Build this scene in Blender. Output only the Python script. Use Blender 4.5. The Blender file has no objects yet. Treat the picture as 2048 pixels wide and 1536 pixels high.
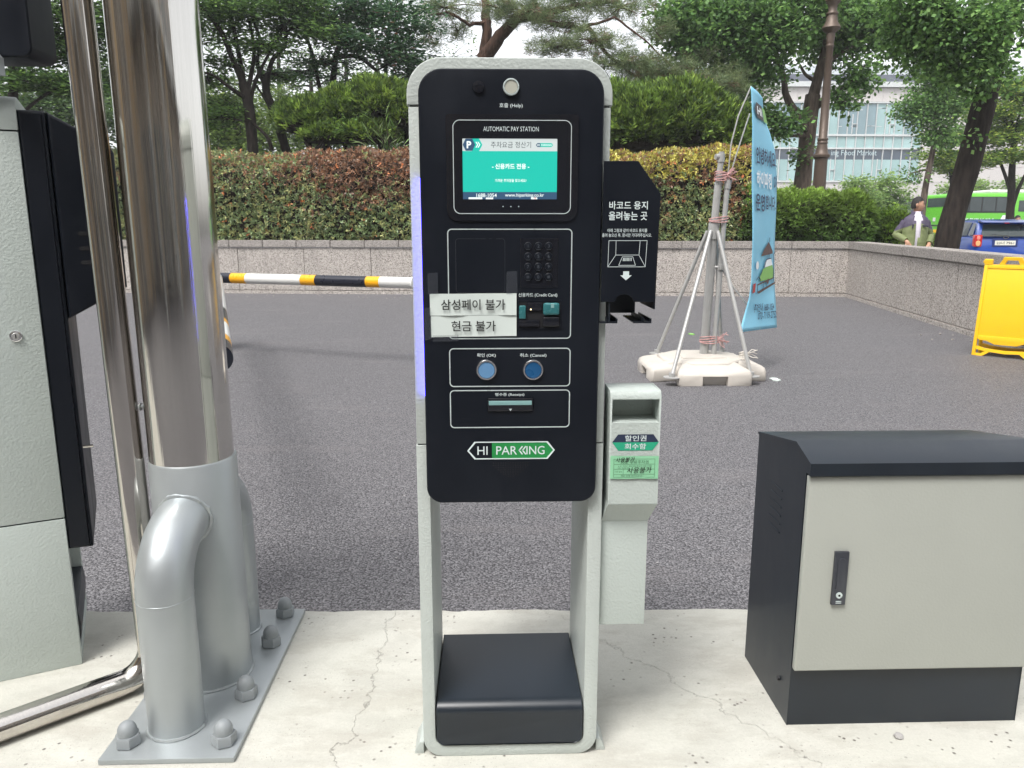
import bpy, bmesh, math, random
import numpy as np
from mathutils import Vector, Matrix, Euler, noise as mnoise

sc = bpy.context.scene
col = sc.collection
R = math.radians
rng = np.random.default_rng(11)
random.seed(5)

# ------------------------------------------------------------------ camera
PITCH, YAW, FPX = R(11.35), R(1.79), 1535.0
cam_d = bpy.data.cameras.new('camera'); cam = bpy.data.objects.new('camera', cam_d); col.objects.link(cam)
cam.location = (0, 0, 1.2)
cam.rotation_euler = (R(90) - PITCH, 0, -YAW)
cam_d.sensor_width = 36; cam_d.lens = FPX / 2048 * 36
cam_d.clip_start = 0.05; cam_d.clip_end = 800
sc.camera = cam

# ------------------------------------------------------------------ sky, sun, exposure (overcast day)
world = bpy.data.worlds.new('World'); sc.world = world; world.use_nodes = True
wt = world.node_tree; wt.nodes.clear()
sky = wt.nodes.new('ShaderNodeTexSky'); sky.sky_type = 'NISHITA'; sky.sun_disc = False
sky.sun_elevation = R(60); sky.sun_rotation = R(215)
sky.air_density = 1.0; sky.dust_density = 3.0; sky.ozone_density = 1.0
hsv = wt.nodes.new('ShaderNodeHueSaturation'); hsv.inputs['Saturation'].default_value = 0.14
bg = wt.nodes.new('ShaderNodeBackground'); bg.inputs['Strength'].default_value = 0.15
wo = wt.nodes.new('ShaderNodeOutputWorld')
wt.links.new(sky.outputs[0], hsv.inputs['Color']); wt.links.new(hsv.outputs[0], bg.inputs[0]); wt.links.new(bg.outputs[0], wo.inputs[0])
sun_d = bpy.data.lights.new('sun', 'SUN'); sun_d.energy = 1.5; sun_d.angle = R(20); sun_d.color = (1, .97, .93)
sun = bpy.data.objects.new('sun', sun_d); col.objects.link(sun)
_el, _az = R(60), R(215)      # high sun behind thin cloud, over the photographer's left shoulder
_dir = Vector((math.sin(_az) * math.cos(_el), math.cos(_az) * math.cos(_el), math.sin(_el)))
sun.rotation_euler = _dir.to_track_quat('Z', 'Y').to_euler(); sun.location = (0, 0, 30)
sc.view_settings.view_transform = 'Standard'; sc.view_settings.look = 'None'
sc.view_settings.exposure = 1.15; sc.view_settings.gamma = 1; sc.view_settings.use_curve_mapping = False
sc.cycles.max_bounces = 8; sc.cycles.diffuse_bounces = 3; sc.cycles.glossy_bounces = 4; sc.cycles.transparent_max_bounces = 8
sc.cycles.use_denoising = True

# ------------------------------------------------------------------ placing helper for far things: a line of sight met at depth Y
_F = Vector((math.sin(YAW) * math.cos(PITCH), math.cos(YAW) * math.cos(PITCH), -math.sin(PITCH)))
_R = Vector((math.cos(YAW), -math.sin(YAW), 0)); _U = _R.cross(_F)
def at(px, py, Y):
    r = _F + _R * ((px - 1024) / FPX) + _U * ((768 - py) / FPX)
    return Vector((0, 0, 1.2)) + r * (Y / r.y)

# ------------------------------------------------------------------ materials
def nt(name):
    m = bpy.data.materials.new(name); m.use_nodes = True; t = m.node_tree
    return m, t, t.nodes['Principled BSDF']
def setp(b, **k):
    for a, v in k.items():
        a = {'rough': 'Roughness', 'metal': 'Metallic', 'spec': 'Specular IOR Level', 'coat': 'Coat Weight', 'coatr': 'Coat Roughness'}.get(a, a)
        b.inputs[a].default_value = v
def coords(t, scale=(1, 1, 1), world=False):
    if world:
        g = t.nodes.new('ShaderNodeNewGeometry'); out = g.outputs['Position']
    else:
        g = t.nodes.new('ShaderNodeTexCoord'); out = g.outputs['Object']
    mp = t.nodes.new('ShaderNodeMapping'); mp.inputs['Scale'].default_value = scale
    t.links.new(out, mp.inputs['Vector']); return mp.outputs[0]
def tnoise(t, v, s, d=3, r=.5):
    n = t.nodes.new('ShaderNodeTexNoise'); n.inputs['Scale'].default_value = s; n.inputs['Detail'].default_value = d; n.inputs['Roughness'].default_value = r
    t.links.new(v, n.inputs['Vector']); return n.outputs['Fac']
def tvor(t, v, s, feature='F1'):
    n = t.nodes.new('ShaderNodeTexVoronoi'); n.feature = feature; n.inputs['Scale'].default_value = s
    t.links.new(v, n.inputs['Vector']); return n
def ramp(t, f, stops):
    n = t.nodes.new('ShaderNodeValToRGB'); e = n.color_ramp.elements
    while len(e) < len(stops): e.new(.5)
    for i, (p, c) in enumerate(stops):
        e[i].position = p; e[i].color = (c, c, c, 1) if not isinstance(c, (tuple, list)) else (*c, 1)
    t.links.new(f, n.inputs[0]); return n.outputs[0]
def mix(t, f, a, b, mode='MIX'):
    n = t.nodes.new('ShaderNodeMix'); n.data_type = 'RGBA'; n.blend_type = mode
    for s, v in ((n.inputs[0], f), (n.inputs[6], a), (n.inputs[7], b)):
        if isinstance(v, (int, float)): s.default_value = v
        elif isinstance(v, (tuple, list)): s.default_value = (*v, 1)
        else: t.links.new(v, s)
    return n.outputs[2]
def bump(t, b, h, dist=.001, strength=1.0):
    n = t.nodes.new('ShaderNodeBump'); n.inputs['Distance'].default_value = dist; n.inputs['Strength'].default_value = strength
    t.links.new(h, n.inputs['Height']); t.links.new(n.outputs[0], b.inputs['Normal'])
def mathn(t, op, a, b=None, c=None):
    n = t.nodes.new('ShaderNodeMath'); n.operation = op
    for i, v in enumerate((a, b, c)):
        if v is None: continue
        if isinstance(v, (int, float)): n.inputs[i].default_value = v
        else: t.links.new(v, n.inputs[i])
    return n.outputs[0]

def plain(name, c, rough=.5, metal=0, spec=.5, var=.12, vs=6, coat=0):
    m, t, b = nt(name); setp(b, rough=rough, metal=metal, spec=spec, coat=coat)
    v = coords(t); n = tnoise(t, v, vs, 4)
    d = tuple(x * (1 - var) for x in c); e = tuple(min(1, x * (1 + var)) for x in c)
    t.links.new(mix(t, n, d, e), b.inputs['Base Color'])
    rr = ramp(t, tnoise(t, v, vs * 3, 3), [(.3, max(.02, rough * .85)), (.7, min(1, rough * 1.15))])
    t.links.new(rr, b.inputs['Roughness'])
    return m
def emis(name, c, s):
    m, t, b = nt(name); setp(b, rough=.3); b.inputs['Base Color'].default_value = (*[x * .1 for x in c], 1)
    b.inputs['Emission Color'].default_value = (*c, 1); b.inputs['Emission Strength'].default_value = s
    return m

def powder(name, c, rough=.42, amt=.0008):
    m, t, b = nt(name); setp(b, rough=rough)
    v = coords(t); big = tnoise(t, v, 5, 4)
    t.links.new(mix(t, big, tuple(x * .93 for x in c), tuple(x * 1.05 for x in c)), b.inputs['Base Color'])
    vo = tvor(t, v, 175, 'SMOOTH_F1'); n = tnoise(t, v, 320, 2)
    h = mathn(t, 'ADD', vo.outputs['Distance'], mathn(t, 'MULTIPLY', n, .7))
    bump(t, b, h, amt, 1)
    return m
def satin(name, c, rough=.38, smudge=.1):
    m, t, b = nt(name); v = coords(t)
    sm = tnoise(t, coords(t, (1, 1, .5)), 7, 6, .65)
    t.links.new(mix(t, ramp(t, sm, [(.42, 0), (.75, 1)]), c, tuple(x * 1.3 + .001 for x in c)), b.inputs['Base Color'])
    t.links.new(ramp(t, sm, [(.3, rough - smudge), (.7, rough + smudge)]), b.inputs['Roughness'])
    sc2 = ramp(t, tnoise(t, coords(t, (1, 9, 9)), 6, 8, .75), [(.64, 0), (.68, 1)])
    bump(t, b, tnoise(t, v, 500, 2), .0001, .6); setp(b, spec=.24 if rough > .4 else .6)
    return m
def steel(name, rough=.12, tint=(.62, .60, .57), wav=.15):
    m, t, b = nt(name); setp(b, metal=1)
    v = coords(t, (30, 30, .35)); br = tnoise(t, v, 6, 5, .6)
    t.links.new(mix(t, br, tuple(x * .9 for x in tint), tuple(x * 1.1 for x in tint)), b.inputs['Base Color'])
    t.links.new(ramp(t, tnoise(t, coords(t, (1, 1, .6)), 9, 6), [(.35, rough * .55), (.75, rough * 1.6)]), b.inputs['Roughness'])
    wv = tnoise(t, coords(t, (8, 8, .03)), 5, 4, .7)
    bump(t, b, mathn(t, 'ADD', mathn(t, 'MULTIPLY', br, .15), wv), .0030 * wav, .8)
    return m
def silver(name):
    m, t, b = nt(name); setp(b, metal=.55)
    v = coords(t); n = tnoise(t, v, 6, 6, .6)
    t.links.new(mix(t, n, (.31, .335, .345), (.44, .47, .48)), b.inputs['Base Color'])
    t.links.new(ramp(t, n, [(.3, .34), (.7, .5)]), b.inputs['Roughness'])
    bump(t, b, tnoise(t, v, 90, 4), .0005, .5)
    return m
def concrete():
    m, t, b = nt('island_concrete'); setp(b, rough=.85, spec=.3)
    v = coords(t, world=True)
    base = mix(t, tnoise(t, v, 1.7, 6, .6), (.40, .405, .365), (.52, .51, .475))
    blot = ramp(t, tnoise(t, coords(t, (1, 1.6, 1), True), 4.5, 8, .68), [(.46, 0), (.60, 1)])
    base = mix(t, mathn(t, 'MULTIPLY', blot, .35), base, (.31, .30, .275))
    pit = tvor(t, v, 42)
    pm = mathn(t, 'MULTIPLY', ramp(t, pit.outputs['Distance'], [(.10, 1), (.2, 0)]), ramp(t, tnoise(t, v, 6, 5), [(.52, 0), (.62, 1)]))
    base = mix(t, pm, base, (.14, .13, .12))
    fine = tnoise(t, v, 160, 5, .7)
    base = mix(t, .35, base, mix(t, fine, (.3, .3, .28), (.75, .74, .7)), 'OVERLAY')
    # one long hair crack that wanders across the slab, plus fainter branches
    sx = t.nodes.new('ShaderNodeSeparateXYZ'); t.links.new(coords(t, world=True), sx.inputs[0])
    wob = mathn(t, 'MULTIPLY', mathn(t, 'SUBTRACT', tnoise(t, v, 7, 7, .65), .5), .22)
    line = mathn(t, 'ADD', mathn(t, 'ADD', sx.outputs['X'], mathn(t, 'MULTIPLY', sx.outputs['Y'], -.06)), .44)
    cr = mathn(t, 'ABSOLUTE', mathn(t, 'ADD', line, wob))
    line2 = mathn(t, 'ADD', mathn(t, 'ADD', mathn(t, 'MULTIPLY', sx.outputs['X'], .8), mathn(t, 'MULTIPLY', sx.outputs['Y'], .6)), -1.52)
    wob2 = mathn(t, 'MULTIPLY', mathn(t, 'SUBTRACT', tnoise(t, coords(t, (1.3, 1.3, 1), True), 9, 7, .7), .5), .16)
    cr2 = mathn(t, 'ABSOLUTE', mathn(t, 'ADD', line2, wob2))
    c1 = ramp(t, mathn(t, 'MULTIPLY', cr, 100), [(.05, 1), (.20, 0)])
    c2 = mathn(t, 'MULTIPLY', ramp(t, mathn(t, 'MULTIPLY', cr2, 100), [(.03, 1), (.14, 0)]), .6)
    cc = mathn(t, 'MAXIMUM', c1, c2)
    base = mix(t, mathn(t, 'MULTIPLY', cc, .22), base, (.10, .09, .08))
    dust = ramp(t, tnoise(t, coords(t, (1.1, 2.4, 1), True), 3.1, 9, .74), [(.50, 0), (.58, 1)])
    base = mix(t, mathn(t, 'MULTIPLY', dust, .28), base, (.30, .275, .235))
    speck = ramp(t, tnoise(t, v, 210, 2, .5), [(.66, 0), (.70, 1)])
    base = mix(t, mathn(t, 'MULTIPLY', mathn(t, 'MULTIPLY', speck, ramp(t, tnoise(t, v, 4, 5), [(.45, .15), (.6, 1)])), .7), base, (.14, .13, .115))
    t.links.new(base, b.inputs['Base Color'])
    h = mathn(t, 'ADD', mathn(t, 'MULTIPLY', fine, .5), tnoise(t, v, 30, 6, .6))
    h = mathn(t, 'SUBTRACT', h, mathn(t, 'ADD', cc, pm))
    bump(t, b, h, .002, .8)
    return m
def asphalt():
    m, t, b = nt('asphalt'); v = coords(t, world=True)
    setp(b, spec=.35)
    vo = tvor(t, v, 105); vo.inputs['Randomness'].default_value = 1
    cell = t.nodes.new('ShaderNodeSeparateColor'); t.links.new(vo.outputs['Color'], cell.inputs[0])
    stone = mix(t, cell.outputs[0], (.125, .121, .128), (.25, .244, .254))
    stone = mix(t, ramp(t, vo.outputs['Distance'], [(.44, 0), (.80, 1)]), stone, (.045, .043, .047))
    pitn = tnoise(t, v, 125, 3, .6)
    pitm = ramp(t, pitn, [(.53, 0), (.60, 1)])
    stone = mix(t, mathn(t, 'MULTIPLY', pitm, .88), stone, (.018, .017, .020))
    big = tnoise(t, v, .55, 6, .6)
    stone = mix(t, mathn(t, 'MULTIPLY', big, .25), stone, (.10, .097, .103))
    stain = ramp(t, tnoise(t, coords(t, (.5, 1.8, 1), True), 1.6, 6, .65), [(.55, 0), (.75, 1)])
    stone = mix(t, mathn(t, 'MULTIPLY', stain, .35), stone, (.20, .185, .185))
    grit = ramp(t, tvor(t, v, 9).outputs['Distance'], [(.035, 1), (.06, 0)])
    stone = mix(t, mathn(t, 'MULTIPLY', grit, .6), stone, (.42, .40, .38))
    t.links.new(stone, b.inputs['Base Color'])
    t.links.new(ramp(t, cell.outputs[1], [(0, .5), (1, .85)]), b.inputs['Roughness'])
    bump(t, b, mathn(t, 'SUBTRACT', mathn(t, 'MULTIPLY', tnoise(t, v, 60, 3), .6), mathn(t, 'MULTIPLY', pitm, .8)), .004, .7)
    return m
def granite(name, a, c, dk, s=85, bumpd=.004):
    m, t, b = nt(name); v = coords(t, world=True); setp(b, rough=.85, spec=.3)
    big = tnoise(t, v, 1.3, 6, .65)
    base = mix(t, big, a, c)
    cell = t.nodes.new('ShaderNodeSeparateColor'); t.links.new(tvor(t, v, s).outputs['Color'], cell.inputs[0])
    base = mix(t, mathn(t, 'MULTIPLY', ramp(t, cell.outputs[0], [(.62, 0), (.78, 1)]), .8), base, dk)
    base = mix(t, mathn(t, 'MULTIPLY', ramp(t, cell.outputs[1], [(.7, 0), (.85, 1)]), .6), base, tuple(min(1, x * 1.5) for x in c))
    # rain streaks and grime that run down the stone
    st = ramp(t, tnoise(t, coords(t, (3, 3, .35), True), 2.2, 6, .6), [(.5, 0), (.75, 1)])
    base = mix(t, mathn(t, 'MULTIPLY', st, .35), base, tuple(x * .55 for x in a))
    t.links.new(base, b.inputs['Base Color'])
    bump(t, b, mathn(t, 'ADD', tnoise(t, v, 55, 4, .7), cell.outputs[0]), bumpd, .7)
    return m
def leafmat(name, trans=.35, rough=.55, spec=.35):
    m, t, b = nt(name); setp(b, rough=rough, spec=spec)
    a = t.nodes.new('ShaderNodeAttribute'); a.attribute_name = 'leaf_colour'
    t.links.new(a.outputs['Color'], b.inputs['Base Color'])
    tr = t.nodes.new('ShaderNodeBsdfTranslucent')
    hs = t.nodes.new('ShaderNodeHueSaturation'); hs.inputs['Value'].default_value = 1.7; hs.inputs['Hue'].default_value = .485
    t.links.new(a.outputs['Color'], hs.inputs['Color']); t.links.new(hs.outputs[0], tr.inputs[0])
    mx = t.nodes.new('ShaderNodeMixShader'); mx.inputs[0].default_value = trans
    t.links.new(b.outputs[0], mx.inputs[1]); t.links.new(tr.outputs[0], mx.inputs[2])
    t.links.new(mx.outputs[0], t.nodes['Material Output'].inputs[0])
    return m
def bark(name, a, c, s=6):
    m, t, b = nt(name); setp(b, rough=.9, spec=.2); v = coords(t, (1, 1, .22), True)
    n = tnoise(t, v, s * 3, 7, .65); vo = tvor(t, v, s * 2.5)
    f = mathn(t, 'MULTIPLY', n, mathn(t, 'ADD', vo.outputs['Distance'], .35))
    t.links.new(mix(t, ramp(t, f, [(.15, 0), (.6, 1)]), a, c), b.inputs['Base Color'])
    bump(t, b, f, .04, .8)
    return m
def glassy(name, c, rough=.08, var=.25, vs=.7, spec=.9):
    m, t, b = nt(name); setp(b, rough=rough, spec=spec)
    n = tnoise(t, coords(t, (1, 1, 1), True), vs, 3)
    t.links.new(mix(t, n, tuple(x * (1 - var) for x in c), tuple(x * (1 + var) for x in c)), b.inputs['Base Color'])
    return m

M = dict(
    casing=powder('pale_green_powder_coat', (.435, .472, .448)),
    casing2=powder('pale_green_powder_coat_side', (.45, .50, .472)),
    door=powder('grey_green_door_paint', (.365, .378, .343), .45, .0003),
    black=satin('matt_black_panel', (.0055, .0075, .0122), .43),
    navy=satin('dark_navy_metal', (.0050, .0095, .0160), .38, .05),
    glossy=satin('glossy_black_bezel', (.008, .009, .013), .10, .04),
    rubber=plain('black_rubber', (.012, .012, .014), .7),
    darkslot=plain('dark_recess', (.006, .006, .008), .8),
    ink=plain('white_print', (.62, .70, .70), .5, var=.05),
    inkdim=plain('grey_engraving', (.075, .085, .10), .5),
    line=plain('silver_outline', (.60, .68, .67), .3, metal=.3, var=.08),
    keyring=plain('key_ring', (.05, .055, .065), .3, metal=.4),
    chrome=steel('chrome_ring', .12, (.75, .75, .75)),
    steel=steel('stainless_steel', .085, (.62, .60, .565), .35),
    steel2=steel('stainless_steel_pipe', .11, (.60, .57, .53)),
    silver=silver('silver_paint'),
    nut=plain('grey_plastic_nut_cap', (.24, .26, .27), .55),
    weld=plain('weld_bead', (.42, .45, .46), .35, metal=.6, var=.3, vs=60),
    concrete=concrete(), asphalt=asphalt(),
    granite=granite('rough_granite', (.34, .31, .285), (.45, .415, .385), (.10, .09, .08)),
    coping=granite('coping_granite', (.25, .23, .215), (.34, .315, .295), (.10, .09, .085), 110, .002),
    soil=plain('planting_soil', (.05, .038, .027), .95, var=.4, vs=3),
    pave=granite('far_paving', (.30, .29, .28), (.38, .37, .36), (.2, .19, .19), 30, .001),
    leaf=leafmat('leaf'), needle=leafmat('needle', .2, .6), hleaf=leafmat('hedge_leaf', .22, .42, .5),
    bark=bark('dark_bark', (.010, .008, .007), (.036, .028, .024)),
    bark2=bark('brown_bark', (.035, .026, .02), (.135, .105, .085), 5),
    barkpine=bark('pine_bark', (.03, .018, .013), (.12, .07, .05)),
    bronze=plain('brown_cast_iron', (.085, .06, .045), .5, metal=.3, var=.3, vs=3),
    lampglass=plain('cream_lamp_glass', (.75, .62, .36), .3),
    yellow=plain('yellow_plastic', (.86, .50, .012), .42, var=.06),
    banyel=plain('amber_reflective_tape', (.80, .38, .01), .3, var=.08),
    white=plain('white_paint', (.66, .66, .64), .35, var=.06),
    boomblack=plain('black_boom_tape', (.012, .014, .024), .3),
    stand=plain('off_white_plastic', (.50, .465, .42), .55, var=.12, vs=9),
    galv=plain('galvanised_pole', (.40, .40, .39), .4, metal=.35, var=.15, vs=10),
    pinkcord=plain('pink_twine', (.50, .29, .28), .8, var=.3, vs=40),
    whitecord=plain('white_twine', (.62, .58, .52), .8),
    banner=plain('sky_blue_banner', (.235, .57, .76), .6, var=.08, vs=1.5),
    navyink=plain('navy_print', (.012, .03, .09), .6), whiteink=plain('white_banner_print', (.82, .86, .88), .6),
    paper=plain('white_paper', (.58, .64, .61), .7, var=.05), blackink=plain('black_print', (.012, .012, .012), .7),
    grpaper=plain('green_paper_slip', (.25, .55, .33), .7, var=.06), greenink=plain('dark_green_print', (.03, .09, .05), .7),
    logogreen=plain('logo_green', (.015, .23, .055), .4), stickgreen=plain('sticker_green', (.025, .35, .20), .4), sticknavy=plain('sticker_navy', (.025, .035, .07), .4),
    brown=plain('brown_print', (.10, .055, .05), .6), red=plain('red_print', (.5, .05, .05), .6), cargreen=plain('cartoon_green', (.22, .46, .12), .6),
    blueglow=emis('blue_led', (.07, .06, 1.0), 7.0),
    scr_teal=emis('screen_teal', (.02, .60, .47), .43), scr_white=emis('screen_white', (.70, .77, .76), .42), scr_navy=emis('screen_navy', (.05, .11, .20), .42),
    scr_dark=emis('screen_dark_text', (.045, .055, .07), .4), scr_tw=emis('screen_text_white', (.85, .95, .92), .55), scr_red=emis('screen_red', (.7, .05, .03), .5),
    okblue=plain('blue_button_face', (.11, .24, .42), .35), cblue=plain('deep_blue_button_face', (.01, .075, .19), .3),
    readergreen=plain('teal_card_slot', (.03, .14, .15), .25, var=.3, vs=30), ledw=emis('indicator_light', (1, .8, .4), 3),
    slotlight=plain('receipt_shutter', (.20, .36, .36), .35),
    helpface=plain('cream_button_face', (.42, .42, .36), .4),
    tape=None,
)
def tapemat():
    m, t, b = nt('clear_tape'); setp(b, rough=.25, spec=.5); b.inputs['Base Color'].default_value = (.10, .11, .13, 1)
    b.inputs['Alpha'].default_value = .16
    return m
M['tape'] = tapemat()

# ------------------------------------------------------------------ object helpers
LOCAL = {}
def link(o, parent=None):
    col.objects.link(o)
    if parent is not None: o.parent = parent
    return o
def tag(o, label, cat, group=None):
    o['label'] = label; o['category'] = cat
    if group: o['group'] = group
    return o
def thing(name, label, cat, loc=(0, 0, 0), rz=0, group=None, local=False):
    o = bpy.data.objects.new(name, None); o.empty_display_size = .1; col.objects.link(o)
    o.location = loc; o.rotation_euler = (0, 0, rz); tag(o, label, cat, group)
    LOCAL[o] = Vector((0, 0, 0)) if (local or rz) else Vector(loc)
    return o
def finish(me, smooth=35):
    if smooth:
        me.shade_smooth() if hasattr(me, 'shade_smooth') else None
        me.set_sharp_from_angle(angle=R(smooth))
class MB:
    def __init__(s): s.v = []; s.f = []; s.mi = []; s.cur = 0
    def add(s, vs, fs, T=None):
        o = len(s.v)
        s.v += [tuple(T @ Vector(q)) for q in vs] if T is not None else [tuple(q) for q in vs]
        s.f += [tuple(i + o for i in f) for f in fs]; s.mi += [s.cur] * len(fs); return s
    def bm(s, bm, T=None):
        bm.verts.ensure_lookup_table(); bm.verts.index_update()
        s.add([v.co[:] for v in bm.verts], [[v.index for v in f.verts] for f in bm.faces], T); bm.free(); return s
    def box(s, x0, x1, y0, y1, z0, z1, bev=0, seg=2, T=None):
        b = bmesh.new(); vs = [b.verts.new(p) for p in ((x0, y0, z0), (x1, y0, z0), (x1, y1, z0), (x0, y1, z0), (x0, y0, z1), (x1, y0, z1), (x1, y1, z1), (x0, y1, z1))]
        for f in ((0, 3, 2, 1), (4, 5, 6, 7), (0, 1, 5, 4), (1, 2, 6, 5), (2, 3, 7, 6), (3, 0, 4, 7)): b.faces.new([vs[i] for i in f])
        if bev: bmesh.ops.bevel(b, geom=b.edges[:], offset=bev, segments=seg, affect='EDGES', profile=.6)
        return s.bm(b, T)
    def prism(s, poly, a, b_, axis='y', bev=0, seg=2, T=None, bevback=False):
        """poly: 2-D outline; axis y -> (x,z), x -> (y,z), z -> (x,y)"""
        f = {'y': lambda p, d: (p[0], d, p[1]), 'x': lambda p, d: (d, p[0], p[1]), 'z': lambda p, d: (p[0], p[1], d)}[axis]
        b = bmesh.new(); A = [b.verts.new(f(p, a)) for p in poly]; B = [b.verts.new(f(p, b_)) for p in poly]
        b.faces.new(A); b.faces.new(B[::-1]); n = len(poly)
        for i in range(n): b.faces.new((A[i], B[i], B[(i + 1) % n], A[(i + 1) % n]))
        bmesh.ops.recalc_face_normals(b, faces=b.faces[:])
        if bev:
            As = set(A); Bs = set(B)
            ed = [e for e in b.edges if (e.verts[0] in As and e.verts[1] in As) or (bevback and e.verts[0] in Bs and e.verts[1] in Bs)]
            bmesh.ops.bevel(b, geom=ed, offset=bev, segments=seg, affect='EDGES', profile=.6)
        return s.bm(b, T)
    def ring(s, outer, inner, a, b_, axis='y', T=None):
        f = {'y': lambda p, d: (p[0], d, p[1]), 'x': lambda p, d: (d, p[0], p[1]), 'z': lambda p, d: (p[0], p[1], d)}[axis]
        n = len(outer); vs = [f(p, a) for p in outer] + [f(p, a) for p in inner] + [f(p, b_) for p in outer] + [f(p, b_) for p in inner]
        fs = []
        for i in range(n):
            j = (i + 1) % n
            fs += [(i, j, n + j, n + i), (2 * n + i, 3 * n + i, 3 * n + j, 2 * n + j), (i, 2 * n + i, 2 * n + j, j), (n + i, n + j, 3 * n + j, 3 * n + i)]
        b = bmesh.new(); V = [b.verts.new(q) for q in vs]
        for q in fs: b.faces.new([V[k] for k in q])
        bmesh.ops.recalc_face_normals(b, faces=b.faces[:]); return s.bm(b, T)
    def tube(s, pts, r, n=12, cap=True, T=None):
        pts = [Vector(p) for p in pts]; k = len(pts); rr = list(r) if isinstance(r, (list, tuple)) else [r] * k
        vs = []; fs = []; up = None
        for i, p in enumerate(pts):
            d = (pts[min(i + 1, k - 1)] - pts[max(i - 1, 0)])
            if d.length < 1e-9: d = (pts[i] - pts[i - 2]) if i > 1 else pts[-1] - pts[0]
            d.normalize()
            if up is None:
                up = Vector((0, 0, 1)) if abs(d.z) < .9 else Vector((1, 0, 0))
            a = d.cross(up)
            if a.length < 1e-4: a = d.cross(Vector((0, 1, .1)))
            a.normalize(); bb = a.cross(d).normalized(); up = bb
            for j in range(n):
                t = 2 * math.pi * j / n; vs.append(p + (a * math.cos(t) + bb * math.sin(t)) * rr[i])
        for i in range(k - 1):
            for j in range(n):
                j2 = (j + 1) % n; fs.append((i * n + j, i * n + j2, (i + 1) * n + j2, (i + 1) * n + j))
        if cap:
            fs.append(tuple(range(n))[::-1]); fs.append(tuple((k - 1) * n + j for j in range(n)))
        b = bmesh.new(); V = [b.verts.new(q) for q in vs]
        for q in fs: b.faces.new([V[i] for i in q])
        bmesh.ops.recalc_face_normals(b, faces=b.faces[:]); return s.bm(b, T)
    def cyl(s, c, r, h, axis='z', n=24, r2=None, T=None, bev=0):
        c = Vector(c); d = {'z': Vector((0, 0, 1)), 'y': Vector((0, 1, 0)), 'x': Vector((1, 0, 0))}[axis]
        if bev: return s.tube([c, c, c + d * bev, c + d * (h - bev), c + d * h, c + d * h], [0.0001, r - bev, r, r2 or r, (r2 or r) - bev, .0001], n, False, T) if False else s.tube([c - d * 0, c + d * bev, c + d * (h - bev), c + d * h], [r - bev, r, r2 or r, (r2 or r) - bev], n, True, T)
        return s.tube([c, c + d * h], [r, r2 or r], n, True, T)
    def lathe(s, prof, c=(0, 0, 0), n=20, T=None):
        c = Vector(c); vs = []; fs = []; k = len(prof)
        for r, z in prof:
            for j in range(n):
                t = 2 * math.pi * j / n; vs.append(c + Vector((r * math.cos(t), r * math.sin(t), z)))
        for i in range(k - 1):
            for j in range(n):
                j2 = (j + 1) % n; fs.append((i * n + j, i * n + j2, (i + 1) * n + j2, (i + 1) * n + j))
        fs.append(tuple(range(n))[::-1]); fs.append(tuple((k - 1) * n + j for j in range(n)))
        return s.add(vs, fs, T)
    def loft(s, rings, cap=True, T=None, skip=None):
        n = len(rings[0]); vs = [p for r in rings for p in r]; fs = []
        for i in range(len(rings) - 1):
            for j in range(n):
                if skip and skip(i, j): continue
                j2 = (j + 1) % n; fs.append((i * n + j, i * n + j2, (i + 1) * n + j2, (i + 1) * n + j))
        if cap: fs.append(tuple(range(n))[::-1]); fs.append(tuple((len(rings) - 1) * n + j for j in range(n)))
        return s.add(vs, fs, T)
    def build(s, name, mat, parent=None, smooth=35):
        off = Vector((0, 0, 0)); 
        if parent is not None: off = LOCAL.get(parent, off)
        me = bpy.data.meshes.new(name)
        me.from_pydata([(v[0] - off.x, v[1] - off.y, v[2] - off.z) for v in s.v], [], s.f); me.update()
        ms = mat if isinstance(mat, (list, tuple)) else [mat]
        for m in ms: me.materials.append(M[m] if isinstance(m, str) else m)
        if len(ms) > 1: me.polygons.foreach_set('material_index', s.mi)
        finish(me, smooth)
        o = bpy.data.objects.new(name, me); link(o, parent); LOCAL[o] = off
        if parent is not None and any(w in name for w in ('lettering', '_mark', 'print', 'handwriting', 'drawn_', 'speaker_holes', 'side_vent', 'vent_slot', 'slot_guide')): o['kind'] = 'stuff'
        return o
def struct(o): o['kind'] = 'structure'; return o
def rrect(x0, z0, x1, z1, r, n=6):
    r = (r,) * 4 if not isinstance(r, (tuple, list)) else r    # bl, br, tr, tl
    P = []
    for (cx, cz, a0, rr) in ((x0 + r[0], z0 + r[0], 180, r[0]), (x1 - r[1], z0 + r[1], 270, r[1]), (x1 - r[2], z1 - r[2], 0, r[2]), (x0 + r[3], z1 - r[3], 90, r[3])):
        for i in range(n + 1):
            a = R(a0 + 90 * i / n); P.append((cx + rr * math.cos(a), cz + rr * math.sin(a)))
    return P
def outline(mb, x0, z0, x1, z1, r, w, y0, y1, n=6):
    mb.ring(rrect(x0, z0, x1, z1, r, n), rrect(x0 + w, z0 + w, x1 - w, z1 - w, max(.0005, r - w), n), y0, y1)

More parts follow.
